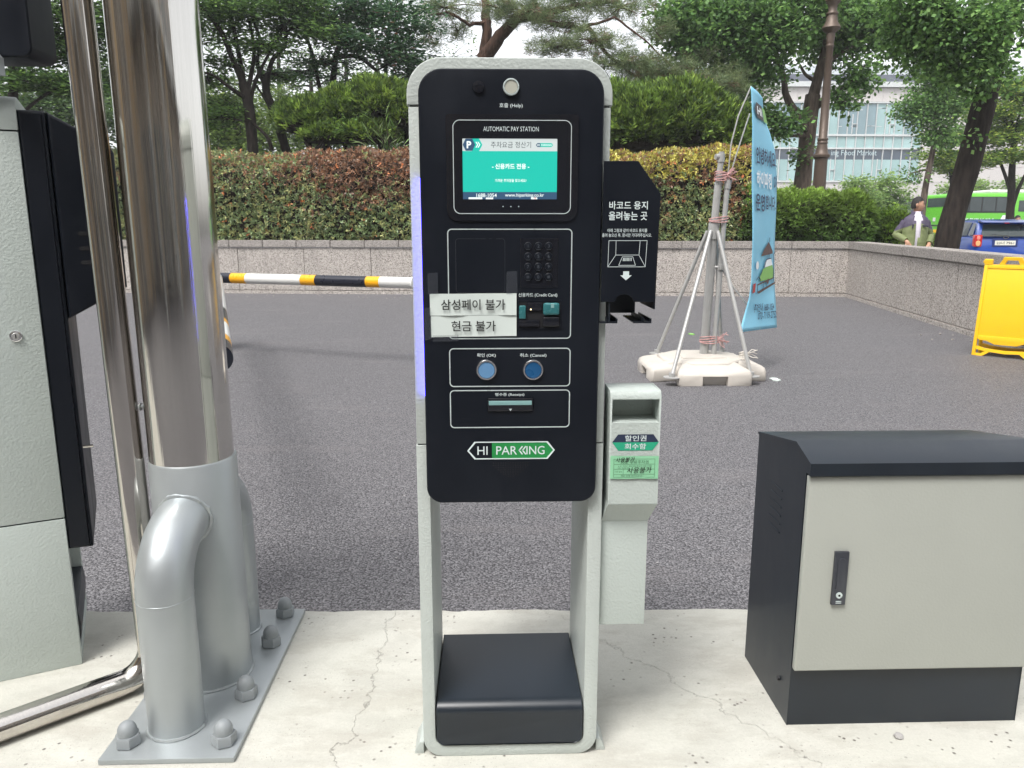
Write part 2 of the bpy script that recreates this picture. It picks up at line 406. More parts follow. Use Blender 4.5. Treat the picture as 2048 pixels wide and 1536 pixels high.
_tc = {}
def textmesh(s, weight=0.0, shear=0):
    key = (s, weight, shear)
    if key in _tc: return _tc[key]
    c = bpy.data.curves.new('lettering', 'FONT'); c.body = s; c.offset = weight; c.resolution_u = 3; c.shear = shear
    o = bpy.data.objects.new('lettering', c); col.objects.link(o)
    dg = bpy.context.evaluated_depsgraph_get(); dg.update()
    me = o.evaluated_get(dg).to_mesh(); v = [tuple(q.co) for q in me.vertices]; f = [tuple(p.vertices) for p in me.polygons]
    o.evaluated_get(dg).to_mesh_clear(); bpy.data.objects.remove(o); bpy.data.curves.remove(c)
    xs = [q[0] for q in v] or [0]; ys = [q[1] for q in v] or [0]
    x0, x1, y0, y1 = min(xs), max(xs), min(ys), max(ys)
    v = [((q[0] - (x0 + x1) / 2) / max(1e-6, x1 - x0), (q[1] - (y0 + y1) / 2) / max(1e-6, y1 - y0)) for q in v]
    _tc[key] = (v, f, (x1 - x0) / max(1e-6, y1 - y0)); return _tc[key]
def text(mb, s, cx, cz, w=None, h=None, y=0, weight=0.0, rot=0, T=None, shear=0):
    v, f, asp = textmesh(s, weight, shear)
    if w is None: w = h * asp
    if h is None: h = w / asp
    ca, sa = math.cos(rot), math.sin(rot)
    mb.add([(cx + (a * w) * ca - (b * h) * sa, y, cz + (a * w) * sa + (b * h) * ca) for a, b in v], f, T); return mb
def strokes(mb, lines, w, y, T=None):
    for L in lines:
        for (a, b) in zip(L[:-1], L[1:]):
            d = Vector((b[0] - a[0], b[1] - a[1]));
            if d.length < 1e-7: continue
            n = Vector((-d.y, d.x)).normalized() * w / 2; e = d.normalized() * w * .3
            mb.add([(a[0] - e.x + n.x, y, a[1] - e.y + n.y), (a[0] - e.x - n.x, y, a[1] - e.y - n.y), (b[0] + e.x - n.x, y, b[1] + e.y - n.y), (b[0] + e.x + n.x, y, b[1] + e.y + n.y)], [(0, 1, 2, 3)], T)
def flatpoly(mb, pts, y, T=None): mb.add([(p[0], y, p[1]) for p in pts], [tuple(range(len(pts)))], T)
# ================================================================== GROUND
def sheet(name, pts, z, mat, zb=None):
    mb = MB()
    if zb is None: mb.add([(x, y, z) for x, y in pts], [tuple(range(len(pts)))])
    else: mb.prism(pts, zb, z, 'z')
    return struct(mb.build(name, mat, None, 20))
sheet('asphalt_ground', [(-300, -300), (300, -300), (300, 500), (-300, 500)], -.12, 'asphalt')
# concrete island with a slightly broken far edge
edge = []
for i in range(641):
    x = -8 + i * .025
    edge.append((x, 2.283 - .0235 * x + .010 * mnoise.noise(Vector((x * 5, 0, 0))) + .007 * mnoise.noise(Vector((x * 23, 3, 0)))))
mb = MB(); mb.prism([(-8, .78), (8, .78)] + edge[::-1], 0, -.13, 'z', bev=.006, seg=2); struct(mb.build('concrete_island', 'concrete', None, 40))
# planted bed behind the wall, gently mounded
bed = MB(); nx, ny = 60, 24
vs = []; fs = []
for j in range(ny + 1):
    for i in range(nx + 1):
        x = -22 + 30.2 * i / nx; y = 16.62 - .07 * (x + 22) * .0 + (30 * j / ny)
        y0 = 16.0 - .095 * (x - 1) ; y = y0 + .2 + 30 * j / ny
        z = .86 + min(1.2, .12 * (y - y0)) * (1 if j else 0) * (.6 + .4 * math.sin(x * .5 + 1)) * max(0, min(1, (8.2 - x) / 2.5)) + .05 * mnoise.noise(Vector((x, y, 0)))
        vs.append((x, y, z))
for j in range(ny):
    for i in range(nx):
        a = j * (nx + 1) + i; fs.append((a, a + 1, a + nx + 2, a + nx + 1))
bed.add(vs, fs); struct(bed.build('planting_bed', 'soil'))
sheet('far_pavement', [(7.6, 6), (16, 6), (20, 19), (9.3, 46), (9.3, 16)], -.040, 'pave', -.13)

# ================================================================== GRANITE WALL
W0, W1, W2 = Vector((-16.0, 17.62)), Vector((7.185, 15.235)), Vector((5.28, 5.0))
def wall(name, label, A, B, zA, zB, joints, cjoints, side):
    o = thing(name, label, 'wall', (A.x, A.y, -.12))
    d = (B - A); L = d.length; d.normalize(); n = Vector((d.y, -d.x)) * side     # n points to the car park
    def P(s, off, z): q = A + d * s + n * off; return (q.x, q.y, z)
    def zt(s): return zA + (zB - zA) * s / L
    def piece(s0, s1, o0, o1, zf0, zf1, bev, nm, mat, jig=0):
        b = bmesh.new(); z = [zf0(s0), zf0(s1), zf1(s0), zf1(s1)]
        V = [b.verts.new(P(*q)) for q in ((s0, o0, z[0]), (s1, o0, z[1]), (s1, o1, z[1]), (s0, o1, z[0]), (s0, o0, z[2]), (s1, o0, z[3]), (s1, o1, z[3]), (s0, o1, z[2]))]
        for f in ((0, 3, 2, 1), (4, 5, 6, 7), (0, 1, 5, 4), (1, 2, 6, 5), (2, 3, 7, 6), (3, 0, 4, 7)): b.faces.new([V[i] for i in f])
        bmesh.ops.recalc_face_normals(b, faces=b.faces[:]); bmesh.ops.bevel(b, geom=b.edges[:], offset=bev, segments=2, affect='EDGES')
        mb = MB(); mb.bm(b); return mb.build(nm, mat, o)
    piece(.02, L - .02, -.30, -.06, lambda s: -.2, lambda s: zt(s) - .16, .01, 'core', 'coping')
    js = [0] + joints + [L]
    for a, b in zip(js[:-1], js[1:]):
        g = .006 if random.random() < .8 else .018
        piece(a + g / 2, b - .002, -.055, random.uniform(-.004, .006), lambda s: -.045, lambda s: zt(s) - .152, .008, 'wall_panel', 'granite')
    js = [0] + [j + .37 for j in joints if j + .37 < L] + [L]
    for a, b in zip(js[:-1], js[1:]):
        piece(a, b, -.28, .012 + random.uniform(0, .004), lambda s: -.2, lambda s: -.052, .008, 'plinth_stone', 'granite')
    js = [0] + cjoints + [L]
    for a, b in zip(js[:-1], js[1:]):
        dz = random.uniform(-.003, .003)
        piece(a + .004, b - .003, -.34, .035 + random.uniform(-.003, .003), lambda s: zt(s) - .145 + dz, lambda s: zt(s) + dz, .012, 'coping_stone', 'coping')
    return o
LL = (W1 - W0).length
jl = [LL - 1.14] + [LL - 1.14 - 1.42 * k for k in range(1, 16) if LL - 1.14 - 1.42 * k > .6]; jl = sorted(jl)
cl = sorted([LL - 1.14 - .72 * k for k in range(0, 30) if LL - 1.14 - .72 * k > .3])
wall('granite_wall', 'long rough granite retaining wall running across below the brown hedge', W0, W1, 1.0, .975, jl, cl, 1)
LR = (W2 - W1).length
wall('granite_wall', 'low granite wall angling towards the yellow sign board in front of the parked blue car', W1 + Vector((-.012, .02)), W2, .975, .87, [1.55, 3.5, 5.3, 7.2, 9.0], [1.5, 3.2, 4.9, 6.6, 8.3, 9.7], 1)
# small stones lying at the wall foot
st = MB()
for k in range(14):
    x, y = random.uniform(5.3, 6.05), 0; y = 8.1 + random.uniform(-.9, 1.6)
    s = random.uniform(.006, .018); 
    if x > 5.1 + .19 * (y - 5.0) - .02: x = 5.1 + .19 * (y - 5.0) - random.uniform(.02, .3)
    st.lathe([(s * .6, -.12), (s, -.12 + s * .5), (s * .5, -.12 + s)], (x, y, 0), 6)
for k in range(70):
    x = random.uniform(-5, 6); y = 16.0 - .1 * (x - 1) - random.uniform(.05, 1.2); s = random.uniform(.006, .016)
    st.lathe([(s * .6, -.12), (s, -.12 + s * .5), (s * .5, -.12 + s)], (x, y, 0), 5)
o = st.build('gravel', 'granite'); o['kind'] = 'stuff'; o['label'] = 'loose bits of stone and grit lying on the asphalt by the wall'
# ================================================================== PAY STATION
YF, YP, YB = 1.583, 1.563, 1.893          # casing front, panel front, back
ps = thing('pay_station', 'tall black and pale green parking pay machine with lit teal screen in the middle', 'pay machine', (.045, 1.74, 0))
OX0, OX1, OZ = -.155, .246, 1.528
IX0, IX1 = -.127, .215
def arc(cx, cz, r, a0, a1, n=8): return [(cx + r * math.cos(R(a0 + (a1 - a0) * i / n)), cz + r * math.sin(R(a0 + (a1 - a0) * i / n))) for i in range(n + 1)]
# lower casing : U-shaped loop with rounded feet
ro, ri = .046, .022
U = [(OX0, .750)] + arc(OX0 + ro, ro, ro, 180, 270) + arc(OX1 - ro, ro, ro, 270, 360) + [(OX1, .750), (IX1, .750)] + arc(IX1 - ri, .028 + ri, ri, 0, -90) + arc(IX0 + ri, .028 + ri, ri, 270, 180) + [(IX0, .750)]
mb = MB(); mb.prism(U, YF, YB, 'y', bev=.003); low = mb.build('lower_casing', 'casing', ps)
mb = MB(); mb.box(IX0 + .001, IX1 - .001, YF + .004, YB - .002, .640, .749, .003); mb.build('underside', 'casing', ps)
mb = MB(); mb.box(OX0 + .0012, OX1 - .0012, YF + .0005, YB, .7525, 1.4365, .003); mb.build('middle_casing', 'casing', ps)
rt = .068
capP = [(OX0 - .0015, 1.4395)] + [(OX1 + .0015, 1.4395)] + arc(OX1 + .0015 - rt, OZ - rt, rt, 0, 90, 12) + arc(OX0 - .0015 + rt, OZ - rt, rt, 90, 180, 12)
mb = MB(); mb.prism(capP, YF - .001, YB + .001, 'y', bev=.004, seg=3, bevback=True); mb.build('top_cap', 'casing', ps)
for z_ in (.7495, 1.4362): mb = MB(); mb.box(OX0 + .004, OX1 - .004, YF + .005, YB - .004, z_, z_ + .0035); mb.build('seam', 'darkslot', ps)
for s in (-1, 1):
    x = OX0 - .001 if s < 0 else OX1 + .001
    mb = MB(); mb.prism([(x, 0), (x + s * .021, 0), (x + s * .021, .006), (x + s * .009, .030), (x, .030)], YF + .012, YF + .09, 'y', bev=.001); mb.build('foot_flange', 'casing', ps)
# black front panel
mb = MB(); mb.prism(rrect(-.1325, .627, .2285, 1.504, (.034, .034, .046, .046), 10), YP, YF - .0005, 'y', bev=.005, seg=3); panel = mb.build('front_panel', 'black', ps)
# blue light strip in the gap left of the panel
mb = MB(); mb.box(-.1334, -.1300, YP + .0070, YF - .0025, .86, 1.30, 0); mb.build('light_strip', 'blueglow', ps)
# step at the foot
mb = MB()
mb.loft([[(p[0], y_, p[1]) for p in rrect(IX0 + .003 + dx, .033, IX1 - .003 - dx, zt, (.020, .020, .003, .003), 6)] for y_, zt, dx in ((YF - .004, .108, .003), (YF - .0055, .114, .0), (YF - .004, .122, 0), (YF + .001, .1295, 0), (YF + .009, .135, 0), (YF + .020, .138, 0), (YB - .006, .138, 0))])
stepo = mb.build('step_box', 'navy', ps)
# screen unit
f = YP - .0012
mb = MB(); mb.ring(rrect(-.080, 1.217, .179, 1.420, (.022, .022, .006, .006), 6), rrect(-.048, 1.2595, .1375, 1.3745, .001, 6), f - .0015, YP + .002); bez = mb.build('screen_bezel', 'glossy', ps)
mb = MB(); outline(mb, -.0668, 1.2310, .1655, 1.4095, .014, .0016, f - .0022, f - .0012, 8)
mb.build('bezel_outline', 'line', bez)
mb = MB(); text(mb, 'AUTOMATIC PAY STATION', .0468, 1.3925, w=.108, h=.0088, y=f - .0019, weight=-.004)
for dx in (-.0155, .0, .0155): mb.cyl((.0465 + dx, f - .0020, 1.2455), .0011, .0004, 'y', 8)
mb.build('bezel_lettering', 'ink', bez)
mb = MB(); mb.box(-.0482, .1377, YP - .0008, YP + .003, 1.2593, 1.3747); scr = mb.build('screen', 'scr_teal', ps)
sf = YP - .0010
mb = MB(); flatpoly(mb, [(-.048, 1.3512), (.1375, 1.3512), (.1375, 1.3745), (-.048, 1.3745)], sf); mb.build('screen_header', 'scr_white', scr)
mb = MB(); flatpoly(mb, [(-.048, 1.2595), (.1375, 1.2595), (.1375, 1.2735), (-.048, 1.2735)], sf)
hx = lambda cx, cz, a, b_, c: [(cx - b_, cz), (cx - a, cz - c), (cx + a, cz - c), (cx + b_, cz), (cx + a, cz + c), (cx - a, cz + c)]
flatpoly(mb, hx(-.0352, 1.3630, .0065, .0122, .0113), sf - .0004)
flatpoly(mb, [(.0955, 1.3628), (.0985, 1.3665), (.1045, 1.3665), (.1045, 1.3591), (.0985, 1.3591)], sf - .0004)
mb.build('screen_footer', 'scr_navy', scr)
mb = MB(); flatpoly(mb, [(-.0295, 1.3512), (-.0155, 1.3512), (-.0090, 1.3630), (-.0155, 1.3745), (-.0295, 1.3745)], sf - .0002)
mb.build('header_arrow', 'scr_teal', scr); mb = MB(); flatpoly(mb, [(.1045, 1.3591), (.1045, 1.3665), (.1262, 1.3665), (.1292, 1.3628), (.1262, 1.3591)], sf - .0004); mb.build('header_logo', 'scr_teal', scr)
mb = MB(); text(mb, '주차요금 정산기', .0468, 1.3632, w=.0785, h=.0118, y=sf - .0004); mb.build('header_lettering', 'scr_dark', scr)
mb = MB(); text(mb, 'P', -.0352, 1.3630, h=.0135, y=sf - .0008, weight=.03)
strokes(mb, [[(-.0215, 1.3680), (-.0180, 1.3630), (-.0215, 1.3580)], [(-.0175, 1.3680), (-.0140, 1.3630), (-.0175, 1.3580)]], .0016, sf - .0008)
text(mb, 'HI', .1005, 1.3628, h=.0038, y=sf - .0008, weight=.02); text(mb, 'PARKING', .1162, 1.3628, w=.0205, h=.0038, y=sf - .0008, weight=.01)
text(mb, '- 신용카드 전용 -', .0462, 1.3225, w=.0735, h=.0105, y=sf - .0004, weight=.022)
text(mb, '가까운 주차장을 찾으세요?', .0462, 1.2955, w=.062, h=.0062, y=sf - .0004, weight=.012)
text(mb, '1688-1054', -.0015, 1.2672, w=.040, h=.0072, y=sf - .0006, weight=.004); text(mb, 'www.hiparking.co.kr', .0735, 1.2668, w=.077, h=.0085, y=sf - .0006, weight=.004)
flatpoly(mb, [(-.0370, 1.2597), (-.0100, 1.2597), (-.0100, 1.2632), (-.0370, 1.2632)], sf - .0007); flatpoly(mb, [(-.0030, 1.2597), (.0115, 1.2597), (.0115, 1.2628), (-.0030, 1.2628)], sf - .0007)
flatpoly(mb, [(.0865, 1.2597), (.0988, 1.2597), (.0988, 1.2630), (.0865, 1.2630)], sf - .0007); mb.build('screen_lettering', 'scr_tw', scr)
mb = MB(); flatpoly(mb, [(.0938, 1.2597), (.0953, 1.2597), (.0953, 1.2636), (.0938, 1.2636)], sf - .001); mb.build('screen_mark', 'scr_red', scr)
# help button and lens
def button(name, cx, cz, r, face, ringm='chrome', h=.006, parent=ps):
    mb = MB(); mb.tube([(cx, YP + .001, cz), (cx, YP - h * .7, cz), (cx, YP - h, cz), (cx, YP - h, cz)], [r, r, r * .94, r * .82], 40, False)
    mb.tube([(cx, YP - h, cz), (cx, YP - h * .6, cz)], [r * .82, r * .80], 40, False); rg = mb.build(name, ringm, parent, 30)
    mb = MB(); mb.cyl((cx, YP - h * .75, cz), r * .79, h * .7, 'y', 32, bev=.0004); mb.build('button_face', face, rg, 30); return rg
button('help_button', .0470, 1.4700, .0158, 'helpface', 'line')
mb = MB(); mb.tube([(-.0160, YP + .001, 1.4695), (-.0160, YP - .004, 1.4695), (-.0160, YP - .0045, 1.4695)], [.0118, .0112, .009], 28); mb.build('lens_cover', 'glossy', ps)
# silver line boxes printed round the functions
for (x0, z0, x1, z1) in ((-.0805, .9805, .1700, 1.2025), (-.0805, .8805, .1700, .9618), (-.0805, .7925, .1700, .8738)):
    mb = MB(); outline(mb, x0, z0, x1, z1, .009, .0021, YP - .0006, YP - .0001, 6); mb.build('function_outline', 'line', ps)
mb = MB(); outline(mb, -.0645, 1.075, .0350, 1.183, .006, .0008, YP - .0005, YP - .0001, 4); mb.build('blank_plate_edge', 'keyring', ps)
# keypad
mb = MB(); mb.box(.0655, .1425, YP - .0008, YP + .001, 1.0845, 1.1840, .0004, 1); kp = mb.build('keypad', 'glossy', ps)
names = ['1', '2', '3', '4', '5', '6', '7', '8', '9', '*', '0', '#']
for i, ch in enumerate(names):
    cx = .0810 + .0208 * (i % 3); cz = 1.1685 - .0205 * (i // 3)
    mb = MB(); mb.tube([(cx, YP, cz), (cx, YP - .0030, cz), (cx, YP - .0036, cz)], [.0078, .0074, .0066], 18); k = mb.build('key', 'black', kp)
    mb = MB(); text(mb, ch, cx, cz, h=.0062, y=YP - .0038); strokes(mb, [[(cx - .004, cz - .0072), (cx + .004, cz - .0072)]], .0005, YP - .0036); mb.build('key_mark', 'inkdim', kp)
# card reader
mb = MB(); mb.ring(rrect(.060, 1.000, .1505, 1.0600, .002, 2), rrect(.063, 1.003, .1475, 1.057, .002, 2), YP - .0012, YP + .001); cr = mb.build('card_reader', 'black', ps)
mb = MB(); mb.box(.063, .1475, YP - .0002, YP + .001, 1.003, 1.057); mb.build('reader_recess', 'darkslot', cr)
mb = MB(); mb.box(.112, .1455, YP - .010, YP, 1.030, 1.0550, .006, 4); mb.build('card_slot', 'readergreen', cr); mb = MB(); mb.box(.063, .077, YP - .006, YP, 1.022, 1.0495, .003, 3); mb.build('card_guide', 'readergreen', cr)
mb = MB(); mb.box(.079, .110, YP - .004, YP, 1.0385, 1.0560, .002, 2); mb.box(.112, .1455, YP - .006, YP, 1.006, 1.026, .003, 3); mb.box(.063, .105, YP - .005, YP, 1.006, 1.020, .002, 2); mb.build('slot_guide', 'glossy', cr)
mb = MB(); mb.cyl((.0870, YP - .0052, 1.0415), .0012, .001, 'y', 8); mb.build('indicator_lamp', 'ledw', cr)
mb = MB(); mb.box(.1275, .1340, YP - .0108, YP - .0098, 1.0450, 1.0540, .0004, 1); mb.build('slot_mark', 'slotlight', cr)
# OK / Cancel buttons, receipt slot
button('ok_button', -.0040, .9165, .0215, 'okblue'); button('cancel_button', .0925, .9160, .0215, 'cblue')
mb = MB(); mb.box(-.0030, .0935, YP - .003, YP, .828, .857, .003, 3); rs = mb.build('receipt_slot', 'glossy', ps)
mb = MB(); mb.box(.0005, .0900, YP - .0045, YP - .003, .842, .8510, .0006, 1); mb.build('receipt_shutter', 'slotlight', rs)
mb = MB(); flatpoly(mb, [(.0425, .8340), (.0455, .8290), (.0485, .8340)], YP - .0035); mb.build('arrow_mark', 'ink', rs)
# printed words on the panel
mb = MB(); y = YP - .0004
text(mb, '호출 (Help)', .0470, 1.4360, w=.0450, h=.0098, y=y, weight=.008)
text(mb, '신용카드 (Credit Card)', .1015, 1.0700, w=.0790, h=.0090, y=y, weight=.008)
text(mb, '확인 (OK)', -.0040, .9465, w=.0385, h=.0088, y=y, weight=.008); text(mb, '취소 (Cancel)', .0925, .9460, w=.0550, h=.0088, y=y, weight=.008)
text(mb, '영수증 (Receipt)', .0440, .8635, w=.0610, h=.0080, y=y, weight=.008)
mb.build('panel_lettering', 'ink', ps)
# logo plate
LX0, LX1, LZ, LH = -.0455, .1395, .7432, .0192
hexo = [(LX0, LZ - .0005), (LX0 + .0150, LZ - LH), (LX1 - .0150, LZ - LH), (LX1, LZ), (LX1 - .0150, LZ + LH), (LX0 + .0150, LZ + LH)]
sc_ = lambda P, k: [((p[0] - .047) * (1 - .0035 / .0925) + .047, (p[1] - LZ) * (1 - .0021 / LH) + LZ) for p in P]
mb = MB(); mb.ring(hexo, sc_(hexo, 1), YP - .001, YP - .0002); logo = mb.build('logo_badge', 'ink', ps)
mb = MB(); flatpoly(mb, [(.0065, LZ - LH + .002), (LX1 - .0155, LZ - LH + .002), (LX1 - .0035, LZ), (LX1 - .0155, LZ + LH - .002), (.0065, LZ + LH - .002)], YP - .0005); mb.build('green_field', 'logogreen', logo)
mb = MB(); text(mb, 'HI', -.0135, LZ, w=.0215, h=.0185, y=YP - .0009, weight=.004); text(mb, 'PAR', .0375, LZ, w=.0440, h=.0185, y=YP - .0009, weight=.004)
text(mb, 'ING', .0985, LZ, w=.0385, h=.0185, y=YP - .0009, weight=.004)
for dx in (0, .0072): strokes(mb, [[(.0705 + dx, LZ + .0083), (.0640 + dx, LZ), (.0705 + dx, LZ - .0083)]], .0027, YP - .0009)
mb.build('logo_lettering', 'ink', logo)
mb = MB()
for j, (n, a) in enumerate(((15, 1), (15, 1), (13, 1), (11, 1), (9, 1), (7, 1), (3, 1))):
    for i in range(n): mb.cyl((.046 + (i - (n - 1) / 2) * .0052, YP - .00035, .7150 - j * .0050), .0015, .0003, 'y', 6)
mb.build('speaker_holes', 'darkslot', ps)
# barcode slip shelf on the right flank
HX0, HX1 = .2295, .3415
hood = [(HX0, 1.056), (.2560, 1.056)] + [(.277 - .0185 * math.cos(R(a)), 1.0565 + .0150 * math.sin(R(a))) for a in range(10, 171, 16)] + [(.298, 1.056), (.3385, 1.056), (.3445, 1.270), (.2975, 1.333), (HX0, 1.333)]
mb = MB(); mb.prism(hood, 1.5580, 1.5610, 'y', bev=.0006, seg=1); hd = mb.build('barcode_shelf', 'black', ps)
mb = MB(); hood2 = [(HX0 + .017, 1.03), (.3335, 1.03), (.3415, 1.270), (.2955, 1.330), (HX0 + .017, 1.330)]
mb.prism([(.3385, 1.041), (.3415, 1.041), (.3445, 1.270), (.3410, 1.270)], 1.5611, 1.70, 'y'); mb.prism([(.3410, 1.270), (.3445, 1.270), (.2975, 1.333), (.2955, 1.3305)], 1.5611, 1.70, 'y')
mb.box(.247, .2972, 1.5611, 1.70, 1.3300, 1.3328); mb.build('shelf_cover', 'black', hd)
mb = MB(); mb.prism([(.2475, 1.02), (.3250, 1.02), (.3250, 1.05), (.3400, 1.05), (.3410, 1.268), (.2950, 1.328), (.2475, 1.328)], 1.690, 1.6995, 'y'); mb.box(.2470, .2495, 1.5611, 1.69, 1.013, 1.328); mb.build('back_plate', 'navy', hd)
for (a, b_) in ((HX0 - .0005, .2655), (.2985, .3355)):
    mb = MB(); mb.box(a, b_, 1.562, 1.689, 1.012, 1.0150, .0005, 1); mb.box(b_ - .003, b_, 1.562, 1.689, 1.0152, 1.0215); mb.box(a + (.014 if a < .25 else .018), a + (.017 if a < .25 else .021), 1.562, 1.689, 1.0152, 1.0240); mb.build('tray', 'black', hd)
mb = MB(); y = 1.5576
text(mb, '바코드 용지', .2805, 1.2480, w=.0770, h=.0160, y=y, weight=.014); text(mb, '올려놓는 곳', .2800, 1.2275, w=.0775, h=.0170, y=y, weight=.014)
text(mb, '아래 그림과 같이 바코드 용지를', .2795, 1.1990, w=.0800, h=.0072, y=y, weight=.01); text(mb, '올려 놓으신 후, 잠시만 기다려주십시오.', .2790, 1.1895, w=.1000, h=.0076, y=y, weight=.01)
bx0, bx1, bz0, bz1 = .2420, .3200, 1.1270, 1.1790
strokes(mb, [[(bx0, bz0), (bx0 + .001, bz1), (bx1, bz1), (bx1 - .002, bz0), (bx0, bz0), (bx0 + .0155, bz0 + .0235), (bx1 - .0155, bz0 + .0235), (bx1 - .002, bz0)], [(bx0 + .0155, bz0 + .0235), (bx0 + .0155, bz1)], [(bx1 - .0155, bz0 + .0235), (bx1 - .0140, bz1)],
             [(bx0 + .022, bz0 + .003), (bx0 + .029, bz0 + .020), (bx0 + .050, bz0 + .020), (bx0 + .056, bz0 + .003), (bx0 + .022, bz0 + .003)]], .0009, y)
for i in range(7): flatpoly(mb, [(bx0 + .0300 + i * .0028, bz0 + .0115), (bx0 + .0317 + i * .0027, bz0 + .0115), (bx0 + .0321 + i * .0026, bz0 + .0180), (bx0 + .0308 + i * .0026, bz0 + .0180)], y)
ax, az = .2795, 1.1180
flatpoly(mb, [(ax - .0060, az), (ax - .0060, az - .0080), (ax - .0118, az - .0080), (ax, az - .0180), (ax + .0118, az - .0080), (ax + .0060, az - .0080), (ax + .0060, az)], y)
mb.build('shelf_lettering', 'ink', hd)

# ================================================================== taped paper notes
nt_ = thing('paper_note', 'white paper notice in two printed lines taped over the left of the black machine front', 'paper notice', (-.03, YP - .003, 1.03))
NT = Matrix.Identity(4)
def papersheet(mb, x0, z0, x1, z1, y, tilt, n=14):
    vs = []; fs = []
    for i in range(n + 1):
        u = i / n; x = x0 + (x1 - x0) * u; d = .0012 * math.sin(u * 9 + z0 * 60) + (.0025 * max(0, u - .85) / .15)
        for z in (z0, z1): vs.append((x, y - .001 - d, z + tilt * (u - .5)))
    for i in range(n): a = 2 * i; fs.append((a, a + 2, a + 3, a + 1))
    mb.add(vs, fs)
mb = MB(); papersheet(mb, -.1178, 1.0295, .0578, 1.0738, YP - .0012, .001); mb.build('paper_strip', 'paper', nt_)
mb = MB(); papersheet(mb, -.1165, .9860, .0580, 1.0290, YP - .0008, .002); mb.build('paper_strip', 'paper', nt_)
mb = MB(); text(mb, '삼성페이 불가', -.0300, 1.0515, w=.130, h=.0215, y=YP - .0062, weight=.012); text(mb, '현금 불가', -.0295, 1.0080, w=.0900, h=.0215, y=YP - .0062, weight=.012)
mb.build('note_lettering', 'blackink', nt_)
for (x0, x1, z0, z1) in ((-.1215, -.1000, 1.0725, 1.1160), (.0370, .0600, 1.0720, 1.1190), (-.1290, -.1150, .9800, 1.0460), (-.1130, -.060, .976, .990)):
    mb = MB(); mb.prism([(x0, z0), (x1, z0 + .001), (x1 - .001, z1), (x0 + .0008, z1 - .001)], YP - .0052, YP - .0048, 'y'); mb.build('clear_tape', 'tape', nt_)

# ================================================================== TICKET BOX beside the pay station
tb = thing('ticket_box', 'small pale green ticket collection box hanging at the right side of the pay machine', 'collection box', (.31, 1.70, .333))
TX0, TX1 = .2565, .3645
UB = [(1.5700, .6185), (1.5700, .7995), (1.6000, .7995), (1.6400, .7995), (1.6400, .8500), (1.5700, .8500), (1.5702, .8570), (1.576, .8655), (1.583, .8675), (1.655, .8675), (1.655, .6185)]
mb = MB(); mb.prism(UB, TX0 + .004, TX1 - .004, 'x')
outl = [(1.5695, .6180), (1.5695, .8575), (1.5755, .8662), (1.583, .8682), (1.6555, .8682), (1.6555, .6180)]
mb.prism(outl, TX0, TX0 + .004, 'x', bev=.001, seg=2); mb.prism(outl, TX1, TX1 - .004, 'x', bev=.001, seg=2); mb.build('upper_box', 'casing2', tb)
mb = MB(); mb.loft([[(TX0, 1.5695, .6178), (TX1, 1.5695, .6178), (TX1, 1.6555, .6178), (TX0, 1.6555, .6178)], [(.2472, 1.600, .5680), (.3515, 1.600, .5680), (.3515, 1.6555, .5680), (.2472, 1.6555, .5680)]]); mb.build('sloped_neck', 'casing2', tb, 20)
mb = MB(); mb.box(.2472, .3515, 1.600, 1.6555, .3180, .5678, .0015, 2); mb.build('lower_box', 'casing2', tb)
mb = MB(); mb.box(.2475, .2560, 1.655, 1.72, .335, .86, .001, 1); mb.build('mounting_bracket', 'rubber', tb)
y = 1.5692; cx = (.263 + .363) / 2 + .001
lab = MB(); flatpoly(lab, [(.2625, .7570), (.2745, .7740), (.3500, .7740), (.3620, .7570)], y); lb = lab.build('sign_label', 'sticknavy', tb)
lab = MB(); flatpoly(lab, [(.2625, .7566), (.3620, .7566), (.3490, .7385), (.2755, .7385)], y); lab.build('label_lower_half', 'stickgreen', lb)
lab = MB(); text(lab, '할인권', .3123, .7655, w=.0460, h=.0128, y=y - .0004, weight=.012); text(lab, '회수함', .3123, .7477, w=.0460, h=.0128, y=y - .0004, weight=.012); lab.build('label_lettering', 'ink', lb)
gs = thing('paper_slip', 'green parking voucher slip with handwriting stuck on the front of the small pale box', 'paper slip', (.312, 1.568, .70))
mb = MB(); 
vs = []; fs = []
for i in range(13):
    u = i / 12
    for z in (.6760, .7265): vs.append((.2590 + .1035 * u, 1.5682 - .0012 * abs(math.sin(u * 5)) - .001, z + .0012 * (1 - u) * (1 if z > .7 else .3) - .002 * u * (z < .7) * 0))
for i in range(12): a = 2 * i; fs.append((a, a + 2, a + 3, a + 1))
mb.add(vs, fs); mb.build('slip', 'grpaper', gs)
yy = 1.5655; mb = MB()
strokes(mb, [[(.2665, .6800), (.2665, .7205), (.3545, .7205), (.3545, .6800), (.2665, .6800)], [(.2665, .7090), (.3545, .7090)], [(.2665, .6980), (.3545, .6980)], [(.2665, .6865), (.3545, .6865)], [(.2870, .6865), (.2870, .6980)]], .0006, yy)
text(mb, '30분 무료주차권', .3110, .7140, w=.0600, h=.0072, y=yy, weight=0); text(mb, '※ 본 쿠폰은 해당호텔 투숙객 이용시에만', .3120, .7050, w=.0720, h=.0034, y=yy); text(mb, '사용 가능합니다', .2870, .7010, w=.0250, h=.0030, y=yy)
text(mb, '사용 일자', .2765, .6925, w=.0160, h=.0034, y=yy); text(mb, '해당 호텔 관리사무소', .3050, .6833, w=.0460, h=.0036, y=yy); mb.build('slip_print', 'greenink', gs)
mb = MB(); text(mb, '사용불가', .2905, .7195, w=.0420, h=.0100, y=yy - .0004, rot=.05, weight=.006, shear=.25); text(mb, '사용불가', .3215, .6960, w=.0530, h=.0135, y=yy - .0004, rot=.02, weight=.004, shear=.2); mb.build('handwriting', 'blackink', gs)

